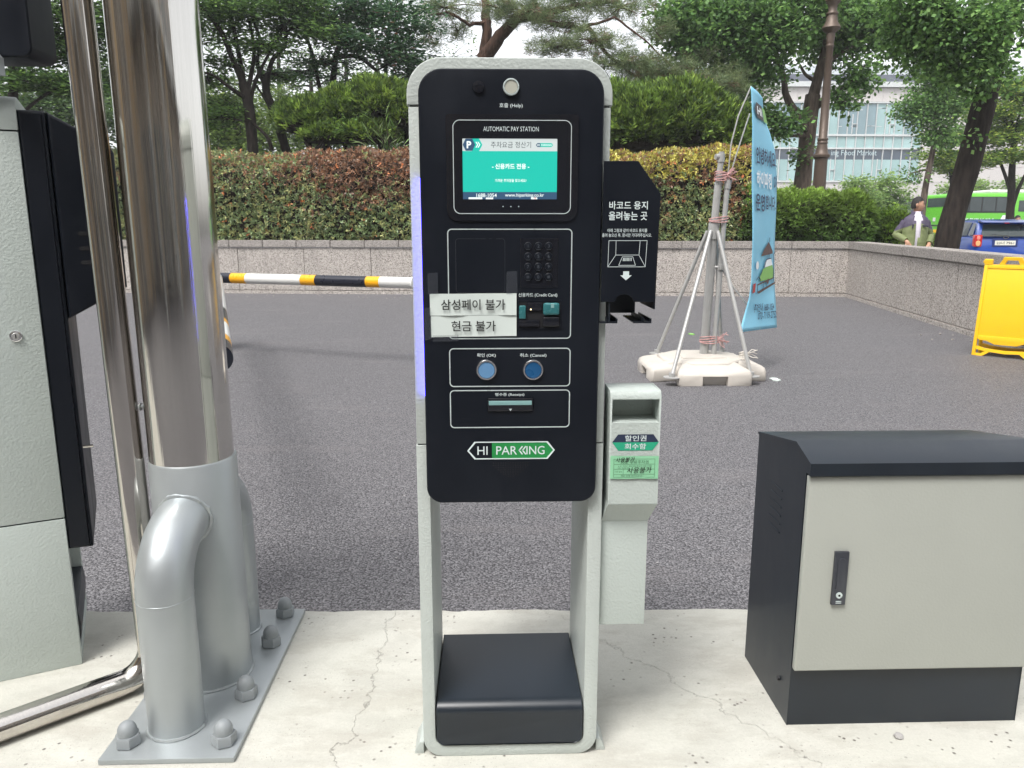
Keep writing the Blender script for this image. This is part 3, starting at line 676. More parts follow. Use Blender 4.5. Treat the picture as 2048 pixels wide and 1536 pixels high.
# ================================================================== ROADSIDE CABINET at right
cb = thing('control_cabinet', 'low dark metal cabinet with pale grey-green door at the lower right', 'cabinet', (1.02, 1.83, 0))
CX0, CX1, CY0, CY1 = .731, 1.307, 1.672, 1.986
side = [(CY0, 0), (CY1, 0), (CY1, .665), (1.735, .7075), (1.648, .6800), (1.648, .6520), (CY0, .6520)]
mb = MB(); mb.prism([(CY0 + .001, 0), (CY1 - .001, 0), (CY1 - .001, .6625), (1.80, .694), (CY0 + .001, .651)], CX0 + .0015, CX1 - .0015, 'x'); mb.build('cabinet_body', 'navy', cb)
for x in (CX0, CX1 - .0016):
    mb = MB(); mb.prism(side, x - .0002, x + .0018, 'x'); mb.build('side_panel', 'navy', cb)
roof = [(CY1 + .003, .6650), (1.735, .7085), (1.646, .6805), (1.646, .6510), (1.654, .6510), (1.654, .6740), (1.736, .7000), (CY1 + .003, .6590)]
mb = MB(); mb.prism(roof, CX0 - .0022, CX1 + .0022, 'x'); mb.build('roof_hood', 'navy', cb)
mb = MB(); mb.box(CX0 + .0010, CX1 - .006, CY0 - .0175, CY0 - .001, .157, .6480, .004, 3); dr = mb.build('door', 'door', cb)
mb = MB(); mb.box(.8040, .8370, CY0 - .0255, CY0 - .0177, .3330, .4660, .0012, 2); hn = mb.build('door_handle', 'galv', dr)
hn.data.materials[0] = plain('dark_zinc_latch', (.075, .08, .095), .35, metal=.6)
mb = MB(); mb.prism(rrect(.8105, .3720, .8300, .4510, (.001, .001, .0095, .0095), 6), CY0 - .0285, CY0 - .0256, 'y', bev=.001); mb.build('latch_lever', hn.data.materials[0], dr)
mb = MB(); mb.cyl((.8205, CY0 - .0275, .3580), .0075, .002, 'y', 18); mb.box(.8140, .8270, CY0 - .0265, CY0 - .0256, .3415, .3432); mb.box(.8140, .8270, CY0 - .0265, CY0 - .0256, .3375, .3390); mb.build('lock_barrel', 'line', dr)
mb = MB(); mb.cyl((.8205, CY0 - .0285, .3580), .0026, .0012, 'y', 10); mb.build('keyhole', 'darkslot', dr)
mb = MB(); mb.cyl((CX0 - .006, 1.735, .0890), .0055, .006, 'x', 10); mb.build('side_bolt', 'rubber', cb)
mb = MB()
for k in range(6): mb.box(CX0 - .0022, CX0 - .0002, 1.80 + .0, 1.875, .56 - .022 * k, .5640 - .022 * k, .0006, 1)
mb.build('side_vent', 'navy', cb)

# ================================================================== SECOND MACHINE, seen from the side at the left edge
TH = R(25)
lm = thing('ticket_machine', 'pale green and black parking machine seen from its side at the left edge', 'parking machine', (-1.149, 2.003, 0), TH)
# local axes: x = u (towards its own front), y = n-back (away from camera), z up
Wd = .40
def loc(name, mat, f, parent=lm, smooth=35):
    mb = MB(); f(mb); return mb.build(name, mat, parent, smooth)
loc('side_casing', 'casing2', lambda m: m.box(-.32, 0, 0, .028, 0, .433, .003, 2))
loc('side_casing', 'casing2', lambda m: m.box(-.32, 0, Wd - .028, Wd, 0, .433, .003, 2))
loc('middle_casing', 'casing2', lambda m: m.box(-.32, 0, 0, Wd, .4365, 1.4365, .003, 2))
capL = [(-.0015, 1.44), (Wd + .0015, 1.44)] + arc(Wd - .066, 1.525 - .068, .068, 0, 90, 10) + arc(.066, 1.525 - .068, .068, 90, 180, 10)
loc('top_cap', 'casing2', lambda m: m.prism(capL, -.322, .001, 'x', bev=.004, seg=2, bevback=True))
for z_ in (.4330, 1.4362): loc('seam', 'darkslot', lambda m: m.box(-.316, -.004, .004, Wd - .004, z_, z_ + .004))
loc('base_loop', 'casing2', lambda m: m.box(-.32, .0, .0285, Wd - .0285, 0, .030, .003, 2))
loc('step_box', 'navy', lambda m: m.prism([(-.30, .032), (-.004, .032)] + [(-.004 + .010 * math.sin(R(a)), .032 + .140 * (a / 180)) for a in range(20, 170, 25)] + [(-.30, .175)], .032, Wd - .032, 'y'))
def slab(m):
    P = [(.022 * 0, .343), (.058, .340), (.060, .3430), (.0620, 1.4850), (.058, 1.4895), (.0, 1.4895)]
    m.prism(P, .004, Wd - .004, 'y', bev=.010, seg=4, bevback=True)
fp = loc('front_panel', 'black', slab)
hp = [(.0635, .972), (.206, 1.050), (.206, 1.395), (.196, 1.4135), (.0635, 1.4885)]
loc('hood', 'black', lambda m: m.prism(hp, .004, Wd - .004, 'y', bev=.010, seg=4, bevback=True))
def vents(m):
    for z in (1.191, 1.153, 1.117): m.prism(rrect(.104, z - .0055, .172, z + .0055, .0054, 4), .0025, .0035, 'y')
loc('vent_slot', 'darkslot', vents)
def lockf(m): m.tube([(-.058, .001, .935), (-.058, -.004, .935), (-.058, -.005, .935)], [.0145, .0140, .012], 28)
lk = loc('side_lock', 'chrome', lockf)
loc('lock_barrel', 'galv', lambda m: m.tube([(-.058, -.0052, .935), (-.058, -.0075, .935)], [.0095, .0085], 22), lk)
loc('keyhole', 'darkslot', lambda m: m.box(-.0592, -.0568, -.0080, -.0076, .930, .940), lk)
loc('side_hook', 'steel', lambda m: m.tube([(.05, -.02 + .05, .62), (.085, .03, .62)], .004, 8))

# hanging display head above it
dp = thing('display_unit', 'dark rounded display housing on a pale bracket, cut off by the upper left corner', 'display unit', (-1.35, 2.16, 1.525))
mb = MB(); mb.prism(rrect(-1.62, 1.604, -1.083, 2.15, .025, 6), 1.985, 2.10, 'y', bev=.008, seg=3, bevback=True); mb.build('display_housing', 'black', dp)
mb = MB(); mb.prism(rrect(-1.60, 1.70, -1.16, 2.12, .02, 5), 1.981, 1.984, 'y'); mb.build('display_window', 'glossy', dp)
mb = MB(); mb.prism([(-1.60, 1.560), (-1.148, 1.560), (-1.148, 1.600), (-1.185, 1.645), (-1.60, 1.645)], 1.93, 1.979, 'y', bev=.002); mb.build('bracket', 'silver', dp)
mb = MB(); mb.box(-1.40, -1.30, 1.979, 2.20, 1.526, 1.60, .002, 1); mb.build('stem', 'silver', dp)

# ================================================================== STEEL COLUMN WITH WELDED FOOT
pc = thing('steel_column', 'thick polished steel column in a silver pipe sleeve bolted to the concrete at left', 'column', (-.765, 1.93, 0))
PX, PY = -.765, 1.935
mb = MB(); mb.box(-.897, -.589, 1.576, 2.283, 0, .014, .003, 2); mb.build('base_plate', 'silver', pc)
mb = MB(); mb.tube([(PX, PY, .0145), (PX, PY, .624), (PX, PY, .628)], [.107, .107, .1045], 64); sl = mb.build('pipe_sleeve', 'silver', pc, 50)
mb = MB(); mb.tube([(PX - .002, PY, .60), (PX - .014, PY + .0, 3.6)], .1025, 96); mb.build('steel_tube', 'steel', pc, 50)
def brace(s):
    y0 = PY + s * .235; P = [(PX, y0, .0145), (PX, y0, .355)]
    for i in range(1, 11):
        a = R(90 * i / 10); P.append((PX, y0 - s * .135 * (1 - math.cos(a)), .355 + .135 * math.sin(a)))
    P.append((PX, PY + s * .06, .49))
    mb = MB(); mb.tube(P, [.064] * len(P), 40); o = mb.build('brace_pipe', 'silver', pc, 50)
    wb = MB(); n = 44; ring = []
    for i in range(n + 1):
        a = 2 * math.pi * i / n; x = math.cos(a) * .0655; z = .49 + math.sin(a) * .0655
        yy = PY + s * math.sqrt(max(0, .107 ** 2 - x * x)); ring.append((PX + x, yy + s * .001 + random.uniform(-.0012, .0012), z + random.uniform(-.0012, .0012)))
    wb.tube(ring, [random.uniform(.0040, .0080) for _ in ring], 6, False)
    for cy, rr in ((y0, .0655),):
        wb.tube([(PX + math.cos(2 * math.pi * i / n) * rr, cy + math.sin(2 * math.pi * i / n) * rr, .016 + random.uniform(0, .001)) for i in range(n + 1)], [random.uniform(.0030, .0050) for _ in range(n + 1)], 6, False)
    wb.tube([(PX + math.cos(2 * math.pi * i / n) * .0642, y0 + math.sin(2 * math.pi * i / n) * .0642, .355 + .0005 * math.sin(i)) for i in range(n + 1)], .0007, 5, False)
    wb.build('weld_seam', 'weld', o)
brace(-1); brace(1)
wb = MB(); n = 64; wb.tube([(PX + math.cos(2 * math.pi * i / n) * .1085, PY + math.sin(2 * math.pi * i / n) * .1085, .0165) for i in range(n + 1)], [random.uniform(.003, .0055) for _ in range(n + 1)], 6, False); wb.build('weld_seam', 'weld', sl)
first = None
for x, y in ((-.852, 1.632), (-.628, 1.630), (-.862, 1.813), (-.632, 1.813), (-.868, 2.060), (-.638, 2.068), (-.872, 2.235), (-.642, 2.242)):
    if first is None:
        mb = MB(); mb.lathe([(.027, .0145), (.029, .0165), (.029, .036), (.0262, .041)], (x, y, 0), 6, Matrix.Identity(4)); first = mb.build('nut_cap', 'nut', pc, 30)
        mb = MB(); mb.lathe([(.0215, .041), (.0215, .050)] + [(.0215 * math.cos(R(a)), .050 + .0235 * math.sin(R(a))) for a in range(15, 86, 14)], (x, y, 0), 24); dome = mb.build('nut_dome', 'nut', first, 60); p0 = (x, y)
    else:
        c = first.copy(); col.objects.link(c); c.parent = pc; ang = random.uniform(0, 1)
        # turn the copy about its own bolt
        Rm = Matrix.Translation((x - pc.location.x, y - pc.location.y, 0)) @ Matrix.Rotation(ang, 4, 'Z') @ Matrix.Translation((-(p0[0] - pc.location.x), -(p0[1] - pc.location.y), 0))
        c.matrix_local = Rm
        d = dome.copy(); col.objects.link(d); d.parent = c

# bent stainless pipe guard standing left of the column
pg = thing('pipe_guard', 'slim bent stainless guard pipe rising beside the thick column and running along the ground', 'guard rail', (-.905, 1.90, 0))
P = [(-.945, 1.90, 3.4), (-.904, 1.90, .115)]
d2 = Vector((-.245, -.211, 0)).normalized(); c0 = Vector((-.904, 1.90, .115)); rb = .080
for i in range(1, 9):
    a = R(90 * i / 8); q = c0 + d2 * (rb * (1 - math.cos(a))) + Vector((0, 0, -rb * math.sin(a))); P.append(tuple(q))
P.append(tuple(c0 + d2 * 1.25 + Vector((0, 0, -rb))))
mb = MB(); mb.tube(P, .0335, 48); mb.build('guard_pipe', 'steel2', pg, 50)
mb = MB(); mb.tube([(-.885, 1.905, .765), (-.85, 1.915, .765)], .0045, 10); mb.tube([(-.874, 1.905, .765), (-.872, 1.905, .765)], .010, 10); mb.build('tie_rod', 'weld', pg)

# ================================================================== BARRIER GATE with two striped arms
bg_ = thing('barrier_gate', 'parking barrier with a black, yellow and white striped arm across the lane', 'barrier', (-2.95, 8.45, -.12))
mb = MB(); mb.box(-3.36, -3.06, 8.40, 8.70, -.12, .98, .015, 3); mb.build('barrier_housing', 'navy', bg_)
mb = MB(); mb.cyl((-2.97, 8.38, .60), .03, .16, 'z', 12); mb.box(-3.06, -2.95, 8.42, 8.52, .64, .76, .01, 2); mb.build('arm_bracket', 'navy', bg_)
def boom(A, B, segs, r=.054):
    A, B = Vector(A), Vector(B); d = B - A; L = d.length
    mb = MB(); mb.tube([A, A + d * .002, B - d * .002, B], [r * .9, r, r, r * .9], 24)
    arm = mb.build('barrier_arm', 'white', bg_, 50)
    for (s0, s1, m) in segs:
        q = MB(); q.tube([A + d * s0, A + d * s1], r * 1.008, 24); q.build('stripe', m, arm, 50)
    return arm
X0, X1 = -2.88, -.725
def sx(px): return (at(px, 560, 7.9).x - X0) / (X1 - X0)
A0, A1 = Vector((-2.88, 8.35, .70)), Vector((-.725, 7.45, .70))
def sfrac(px):
    # where the arm is crossed when looking through this column of the view
    lo, hi = 0., 1.
    for _ in range(40):
        m_ = (lo + hi) / 2; q = A0.lerp(A1, m_) - Vector((0, 0, 1.2)); u = 1024 + FPX * q.dot(_R) / q.dot(_F)
        if u < px: lo = m_
        else: hi = m_
    return lo
boom(A0, A1, [(.0, sfrac(465), 'boomblack'), (sfrac(465), sfrac(495), 'banyel'), (sfrac(605), sfrac(634), 'banyel'), (sfrac(634), sfrac(735), 'boomblack'), (sfrac(735), sfrac(762), 'banyel')])
mb = MB(); mb.tube([A1, A1 + (A1 - A0).normalized() * .02], [.060, .060], 24); mb.tube([A1 + (A1 - A0).normalized() * .02, A1 + (A1 - A0).normalized() * .06], [.03, .03], 12); mb.build('arm_end_cap', 'white', bg_)
B0, B1 = Vector((-2.90, 8.38, .70)), Vector((-1.072, 3.05, .70))
boom(B0, B1, [(.955, 1.002, 'boomblack'), (.925, .955, 'banyel'), (.80, .83, 'banyel'), (.69, .80, 'boomblack')])
# ================================================================== VEGETATION
def palette(n, cols, w=None, jit=.18):
    cols = np.array(cols, float); idx = rng.choice(len(cols), n, p=None if w is None else np.array(w) / sum(w))
    c = cols[idx] * (1 + rng.normal(0, jit, (n, 1))); return np.clip(c, .002, 1)
def leaves(name, P, D, L, W, C, mat, parent=None, cup=.0, N=None):
    """leaf blades: base points P, direction D, length L, width W, colour C; each blade is one folded rhomb of two triangles"""
    n = len(P); D = D / (np.linalg.norm(D, axis=1, keepdims=True) + 1e-9)
    if N is None: N = rng.normal(0, 1, (n, 3)) * .55 + np.array([0, -.15, .8])
    S = np.cross(D, N); S /= (np.linalg.norm(S, axis=1, keepdims=True) + 1e-9); Nn = np.cross(S, D)
    L = np.asarray(L).reshape(-1, 1) * np.ones((n, 1)); W = np.asarray(W).reshape(-1, 1) * np.ones((n, 1))
    V = np.empty((n, 4, 3)); V[:, 0] = P; mid = P + D * L * .5 + Nn * L * cup
    V[:, 1] = mid - S * W / 2; V[:, 2] = P + D * L; V[:, 3] = mid + S * W / 2
    me = bpy.data.meshes.new(name); me.vertices.add(4 * n); me.vertices.foreach_set('co', V.reshape(-1).astype(np.float32))
    me.loops.add(4 * n); me.loops.foreach_set('vertex_index', np.arange(4 * n, dtype=np.int32))
    me.polygons.add(n); me.polygons.foreach_set('loop_start', np.arange(0, 4 * n, 4, dtype=np.int32)); me.polygons.foreach_set('loop_total', np.full(n, 4, np.int32))
    at_ = me.attributes.new('leaf_colour', 'FLOAT_COLOR', 'FACE'); cc = np.ones((n, 4), np.float32); cc[:, :3] = C; at_.data.foreach_set('color', cc.reshape(-1))
    me.update(); me.validate(); me.materials.append(M[mat]); o = bpy.data.objects.new(name, me); link(o, parent)
    off = LOCAL.get(parent, Vector((0, 0, 0))) if parent else Vector((0, 0, 0)); o.location = -off; LOCAL[o] = off
    return o
def unit(n): v = rng.normal(0, 1, (n, 3)); return v / np.linalg.norm(v, axis=1, keepdims=True)
def clump_pts(c, r, n, twigs, spread, flat=1.0, shell=.55):
    """n leaf bases gathered round twig ends that fill an ellipsoid unevenly"""
    u = unit(twigs); rad = (shell + (1 - shell) * rng.random((twigs, 1))) ** 1.0 * (rng.random((twigs, 1)) ** .25)
    T = np.array(c) + u * rad * np.array(r)
    T += np.stack([np.sin(T[:, 1] * 5 + T[:, 2] * 3), np.cos(T[:, 0] * 5), np.sin(T[:, 0] * 4 + T[:, 1] * 3) * flat], 1) * .12
    k = rng.integers(0, twigs, n); off = rng.normal(0, 1, (n, 3)) * np.array([spread, spread, spread * flat])
    return T[k] + off, off, T
def limb(mb, a, b, r0, r1, wob=.12, n=6, seg=7):
    a, b = Vector(a), Vector(b); L = (b - a).length; pts = []
    for i in range(seg + 1):
        t = i / seg; p = a.lerp(b, t); k = math.sin(math.pi * t) * wob * L
        p += Vector((mnoise.noise(p * .9 + Vector((3, 0, 0))), mnoise.noise(p * .9 + Vector((0, 7, 0))), mnoise.noise(p * .9 + Vector((0, 0, 11))) + .35)) * k
        pts.append(p)
    mb.tube(pts, [r0 + (r1 - r0) * (i / seg) for i in range(seg + 1)], n)
    return pts
def tree(name, label, cat, trunks, clumps, leafL, leafW, cols, w, mat='leaf', barkm='bark', group=None, flat=.6, spread=.16, twig=60, dirflat=.4, drop=0, per=1.0, nolimb=False):
    base = trunks[0][0][0]
    o = thing(name, label, cat, tuple(base), 0, group)
    nodes = []
    for pts, r0, r1 in trunks:
        mb = MB(); P = [Vector(p) for p in pts]; k = 6; Q = []
        for i in range(len(P) - 1):
            p0 = P[max(i - 1, 0)]; p1 = P[i]; p2 = P[i + 1]; p3 = P[min(i + 2, len(P) - 1)]
            for j in range(k):
                t = j / k; Q.append(.5 * ((2 * p1) + (p2 - p0) * t + (2 * p0 - 5 * p1 + 4 * p2 - p3) * t * t + (3 * p1 - p0 - 3 * p2 + p3) * t ** 3))
        Q.append(P[-1]); m_ = len(Q)
        rr = [(r0 + (r1 - r0) * (i / (m_ - 1)) ** .8) * (1 + .09 * mnoise.noise(q * 2.2)) for i, q in enumerate(Q)]
        if pts is trunks[0][0]: rr[0] *= 1.25; rr[1] *= 1.1
        mb.tube(Q, rr, 14); mb.build('trunk' if pts is trunks[0][0] else 'limb', barkm, o, 60)
        nodes += [(q, rr[i]) for i, q in enumerate(Q) if i > m_ * .35]
    PP = []; DD = []; br = MB()
    for c, r, n in clumps:
        n = int(n * per * .62); c = Vector(c)
        p, off, T = clump_pts(c, r, n, max(8, int(twig * n / 1150)), spread, flat)
        PP.append(p); d = off / (np.linalg.norm(off, axis=1, keepdims=True) + 1e-6) + unit(n) * .6; d[:, 2] = d[:, 2] * dirflat - drop; DD.append(d)
        if not nolimb:
            q, rq = min(nodes, key=lambda s: (s[0] - c).length + .3 * abs(s[0].z - c.z) + (2 if s[0].z > c.z + .5 else 0))
            pts = limb(br, q, c, min(rq * .6, .07 + .02 * (q - c).length), .02, .15, 6)
            for ti in rng.choice(len(T), min(len(T), 14), replace=False):
                limb(br, pts[random.randint(3, 7)], Vector(T[ti]), .016, .005, .1, 4, 4)
    if not nolimb: br.build('branches', barkm, o, 60)['kind'] = 'stuff'
    P = np.concatenate(PP); n = len(P)
    z = (P[:, 2] - P[:, 2].min()) / (np.ptp(P[:, 2]) + 1e-6)
    C = palette(n, cols, w); leaves('crown', P, np.concatenate(DD), leafL * rng.uniform(.7, 1.3, n), leafW * rng.uniform(.7, 1.3, n), C, mat, o, .06)
    return o

G_MAPLE = [(0.0609, 0.1232, 0.0344), (0.0914, 0.1812, 0.0448), (0.1522, 0.2719, 0.0603), (0.0447, 0.0906, 0.031)]
G_DARK = [(0.026, 0.0585, 0.0234), (0.0416, 0.091, 0.0286), (0.065, 0.1235, 0.039)]
G_PINE = [(0.0884, 0.1317, 0.06), (0.1278, 0.172, 0.075), (0.1671, 0.2106, 0.0918), (0.1966, 0.1229, 0.075)]
G_GINK = [(0.0711, 0.154, 0.0413), (0.1117, 0.2265, 0.0585), (0.1725, 0.3081, 0.0861), (0.0507, 0.1087, 0.0344)]
G_YEL = [(0.2009, 0.299, 0.0426), (0.134, 0.2242, 0.0426), (0.2846, 0.3588, 0.071), (0.0753, 0.1495, 0.0355)]

# ---- dark-stemmed maples on the left
def A(*q): return [tuple(at(*k)) for k in q]
gm = 'trees in the planted bed behind the hedge'
tree('maple_tree', 'dark-trunked tree with many fanned limbs, nearest to the steel column', 'tree',
     [(A((508, 335, 19.3), (505, 290, 19.3), (498, 215, 19.3), (486, 165, 19.3)), .135, .11),
      (A((486, 165, 19.3), (462, 110, 19.2), (440, 60, 19.0), (395, 5, 18.9)), .085, .035),
      (A((490, 180, 19.3), (478, 110, 19.4), (466, 50, 19.4), (450, -30, 19.3)), .07, .03),
      (A((497, 200, 19.3), (460, 175, 19.0), (425, 150, 18.9), (395, 145, 18.8)), .06, .02),
      (A((495, 185, 19.3), (508, 110, 19.5), (500, 50, 19.6), (480, -10, 19.6)), .06, .025),
      (A((500, 205, 19.3), (512, 160, 19.4), (545, 95, 19.5), (580, 40, 19.6)), .06, .02)],
     [(at(420, 15, 18.9), (1.2, 1.0, .5), 4800), (at(330, 60, 19.2), (1.3, 1, .6), 4200), (at(500, 15, 19.5), (1.3, 1.0, .42), 4500), (at(455, 70, 19.9), (.8, .7, .35), 1300), (at(520, 88, 19.2), (.65, .6, .22), 1500), (at(420, 165, 20.0), (.5, .5, .25), 900)],
     .125, .05, G_MAPLE, (3, 3, 2, 3), group=None, flat=.35, spread=.15)
tree('maple_tree', 'dark slanting-trunked tree leaning left behind the hedge, right of the fanned one', 'tree',
     [(A((578, 335, 19.8), (572, 300, 19.8), (548, 225, 19.8), (533, 185, 19.8), (532, 150, 19.8)), .12, .085),
      (A((533, 175, 19.8), (515, 130, 19.8), (520, 80, 19.8), (505, 30, 19.8), (515, -30, 19.8)), .06, .025),
      (A((533, 165, 19.8), (545, 120, 19.8), (572, 85, 19.8), (560, 20, 19.8), (590, -40, 19.8)), .065, .025),
      (A((545, 225, 19.8), (525, 190, 19.6), (508, 165, 19.6)), .04, .015)],
     [(at(590, 12, 19.8), (1.1, .9, .48), 4300), (at(455, 130, 19.5), (.8, .7, .2), 900), (at(560, 60, 20.2), (.7, .6, .3), 1300), (at(640, 60, 19.6), (.6, .6, .35), 1500), (at(560, 150, 20.4), (.5, .5, .3), 700)],
     .125, .05, G_MAPLE, (3, 3, 1, 3), flat=.35, spread=.14)
tree('maple_tree', 'low crooked dark tree rising between the hedge and the rounded evergreen mound', 'tree',
     [(A((612, 335, 18.6), (622, 305, 18.6), (612, 285, 18.6), (590, 255, 18.6), (563, 247, 18.6)), .075, .025),
      (A((622, 305, 18.6), (640, 290, 18.6), (650, 270, 18.7)), .05, .03), (A((543, 300, 19.2), (535, 275, 19.2), (505, 245, 19.2)), .05, .03)],
     [(at(700, 250, 18.9), (.45, .5, .35), 900), (at(460, 215, 20.0), (.55, .5, .3), 1400), (at(430, 235, 19.2), (.7, .5, .35), 1700)],
     .115, .05, G_MAPLE, (2, 3, 3, 1), flat=.45, spread=.12)
tree('maple_tree', 'broad layered tree with a forked dark trunk just left of the pay machine', 'tree',
     [(A((655, 330, 21.0), (652, 270, 21.0), (652, 225, 21.0), (648, 210, 21.0)), .13, .11),
      (A((650, 215, 21.0), (638, 170, 21.0), (625, 110, 21.0), (610, 60, 21.0), (600, -20, 21)), .065, .03),
      (A((650, 215, 21.0), (665, 165, 21.0), (672, 110, 21.0), (690, 60, 21.0), (700, -30, 21)), .095, .05),
      (A((672, 115, 21.0), (710, 112, 20.6), (740, 130, 20.4), (775, 165, 20.3)), .07, .03),
      (A((775, 290, 21), (772, 200, 21.0), (772, 130, 21.0), (775, 60, 21.0)), .06, .03)],
     [(at(690, 20, 20.6), (1.5, 1.1, .6), 6800), (at(790, 40, 20.4), (1.2, 1.0, .65), 5400), (at(640, 50, 20.3), (.8, .8, .4), 2400), (at(700, 85, 20.2), (.85, .8, .38), 2600), (at(800, 110, 20.3), (.85, .7, .5), 3600), (at(725, 175, 20.5), (.6, .5, .32), 1500), (at(655, 125, 20.6), (.9, .7, .22), 1100), (at(600, 150, 21.2), (.9, .7, .22), 900), (at(790, 190, 20.3), (.5, .5, .38), 1700), (at(835, 150, 20.6), (.4, .5, .4), 1200)],
     .125, .05, [(.034, .078, .042), (.052, .112, .055), (.085, .165, .07), (.14, .075, .045)], (4, 4, 2, .25), flat=.3, spread=.15)
tree('maple_tree', 'leafy tree with low layered foliage at the upper left behind the left machine', 'tree',
     [(A((28, 330, 17.0), (26, 200, 17.0), (30, 120, 17.0), (60, 20, 17.0)), .13, .06), (A((28, 240, 17.0), (90, 190, 17.0), (150, 165, 17.0)), .05, .02)],
     [(at(110, 20, 17.0), (1.4, 1.0, .6), 5800), (at(40, 60, 16.9), (1.0, .9, .5), 2600), (at(120, 95, 17.2), (1.1, .8, .45), 4600), (at(60, 160, 17.0), (.95, .7, .30), 3300), (at(140, 170, 17.0), (.8, .6, .28), 2500), (at(220, 60, 18), (.9, .8, .6), 3600), (at(250, 170, 18), (.8, .8, .35), 2200), (at(300, 20, 18), (.9, .8, .6), 2600)],
     .125, .05, [(.05, .11, .028), (.08, .16, .035), (.13, .23, .055), (.032, .07, .022)], (3, 3, 1.5, 3), flat=.25, spread=.15)
# ---- old pine behind the pay machine
def needles_tree():
    o = thing('pine_tree', 'large old pine with spreading branches of needle tufts, right behind the pay machine', 'tree', tuple(at(955, 330, 22.5)))
    mb = MB()
    def tr(pts, r0, r1, nm='limb'):
        m_ = MB(); P = [Vector(p) for p in pts]; Q = []
        for i in range(len(P) - 1):
            for j in range(5): Q.append(P[i].lerp(P[i + 1], j / 5) + Vector((mnoise.noise(P[i] * 3 + Vector((j, 0, 0))), 0, mnoise.noise(P[i] * 2 + Vector((0, j, 0))))) * .05)
        Q.append(P[-1]); m_.tube(Q, [r0 + (r1 - r0) * i / (len(Q) - 1) for i in range(len(Q))], 12); m_.build(nm, 'barkpine', o, 60)
    tr(A((955, 330, 22.5), (958, 200, 22.5), (966, 118, 22.5)), .30, .24, 'trunk')
    tr(A((966, 118, 22.5), (974, 60, 22.5), (972, 20, 22.5), (965, -60, 22.5)), .15, .10)
    tr(A((966, 118, 22.5), (1000, 72, 22.2), (1035, 35, 22), (1075, 5, 21.8)), .20, .10)
    tr(A((1035, 38, 22), (1100, 25, 21.6), (1160, 10, 21.5), (1240, 2, 21.4)), .11, .04)
    tr(A((1050, 30, 22), (1120, 50, 21.5), (1180, 60, 21.2), (1215, 110, 21.0), (1290, 165, 20.8), (1420, 205, 20.6)), .085, .02)
    tr(A((1170, 55, 21.3), (1230, 35, 21.0), (1290, 80, 20.8), (1340, 130, 20.6)), .04, .012)
    tr(A((974, 45, 22.5), (940, 50, 22.2), (900, 25, 22), (860, 30, 21.8)), .06, .02)
    tr(A((1215, 215, 20.6), (1280, 205, 20.6), (1340, 215, 20.6)), .05, .02)
    PP, DD, CC = [], [], []
    spots = [((1060, 25, 21.5), (1.1, .8, .35), 150), ((1000, 18, 21.6), (.6, .6, .25), 70), ((1120, 45, 21.3), (.9, .7, .32), 110), ((1190, 85, 21.0), (.9, .8, .35), 130), ((1110, 95, 21.4), (.9, .7, .22), 120), ((1260, 130, 20.9), (1.1, .8, .40), 230), ((1330, 150, 20.7), (1.2, .8, .36), 260),
             ((1420, 175, 20.6), (1.1, .8, .32), 230), ((1250, 185, 20.7), (.9, .7, .25), 130), ((1240, 15, 21.2), (1.1, .8, .28), 120), ((1310, 60, 20.9), (.6, .6, .3), 60), ((890, 15, 22), (1.0, .8, .3), 120), ((860, 70, 22.6), (.5, .5, .5), 60), ((915, 62, 22.6), (.5, .5, .4), 50), ((1400, 110, 21.2), (.6, .7, .3), 70), ((1460, 150, 20.9), (.5, .6, .3), 60), ((1140, 0, 21.5), (1.4, .8, .3), 150), ((1380, 205, 20.6), (.9, .6, .2), 130)]
    for (px, py, Y), r, k in spots:
        c = np.array(at(px, py, Y)); u = unit(k); T = c + u * (rng.random((k, 1)) ** .4) * np.array(r)
        near = 26; base = np.repeat(T, near, 0); d = unit(k * near); d[:, 2] = d[:, 2] * .7 + .35
        PP.append(base + rng.normal(0, .035, base.shape)); DD.append(d)
        for ti in range(0, k, 7): limb(mb, Vector(c), Vector(T[ti]), .018, .005, .12, 4, 4)
        CC.append(np.repeat(palette(k, G_PINE, (3, 4, 3, .35), .15), near, 0))
    mb.build('branches', 'barkpine', o, 60)['kind'] = 'stuff'
    P = np.concatenate(PP); n = len(P); leaves('needles', P, np.concatenate(DD), rng.uniform(.13, .21, n), rng.uniform(.009, .015, n), np.concatenate(CC) * rng.uniform(.85, 1.15, (n, 1)), 'needle', o, 0, rng.normal(0, 1, (n, 3)))
needles_tree()
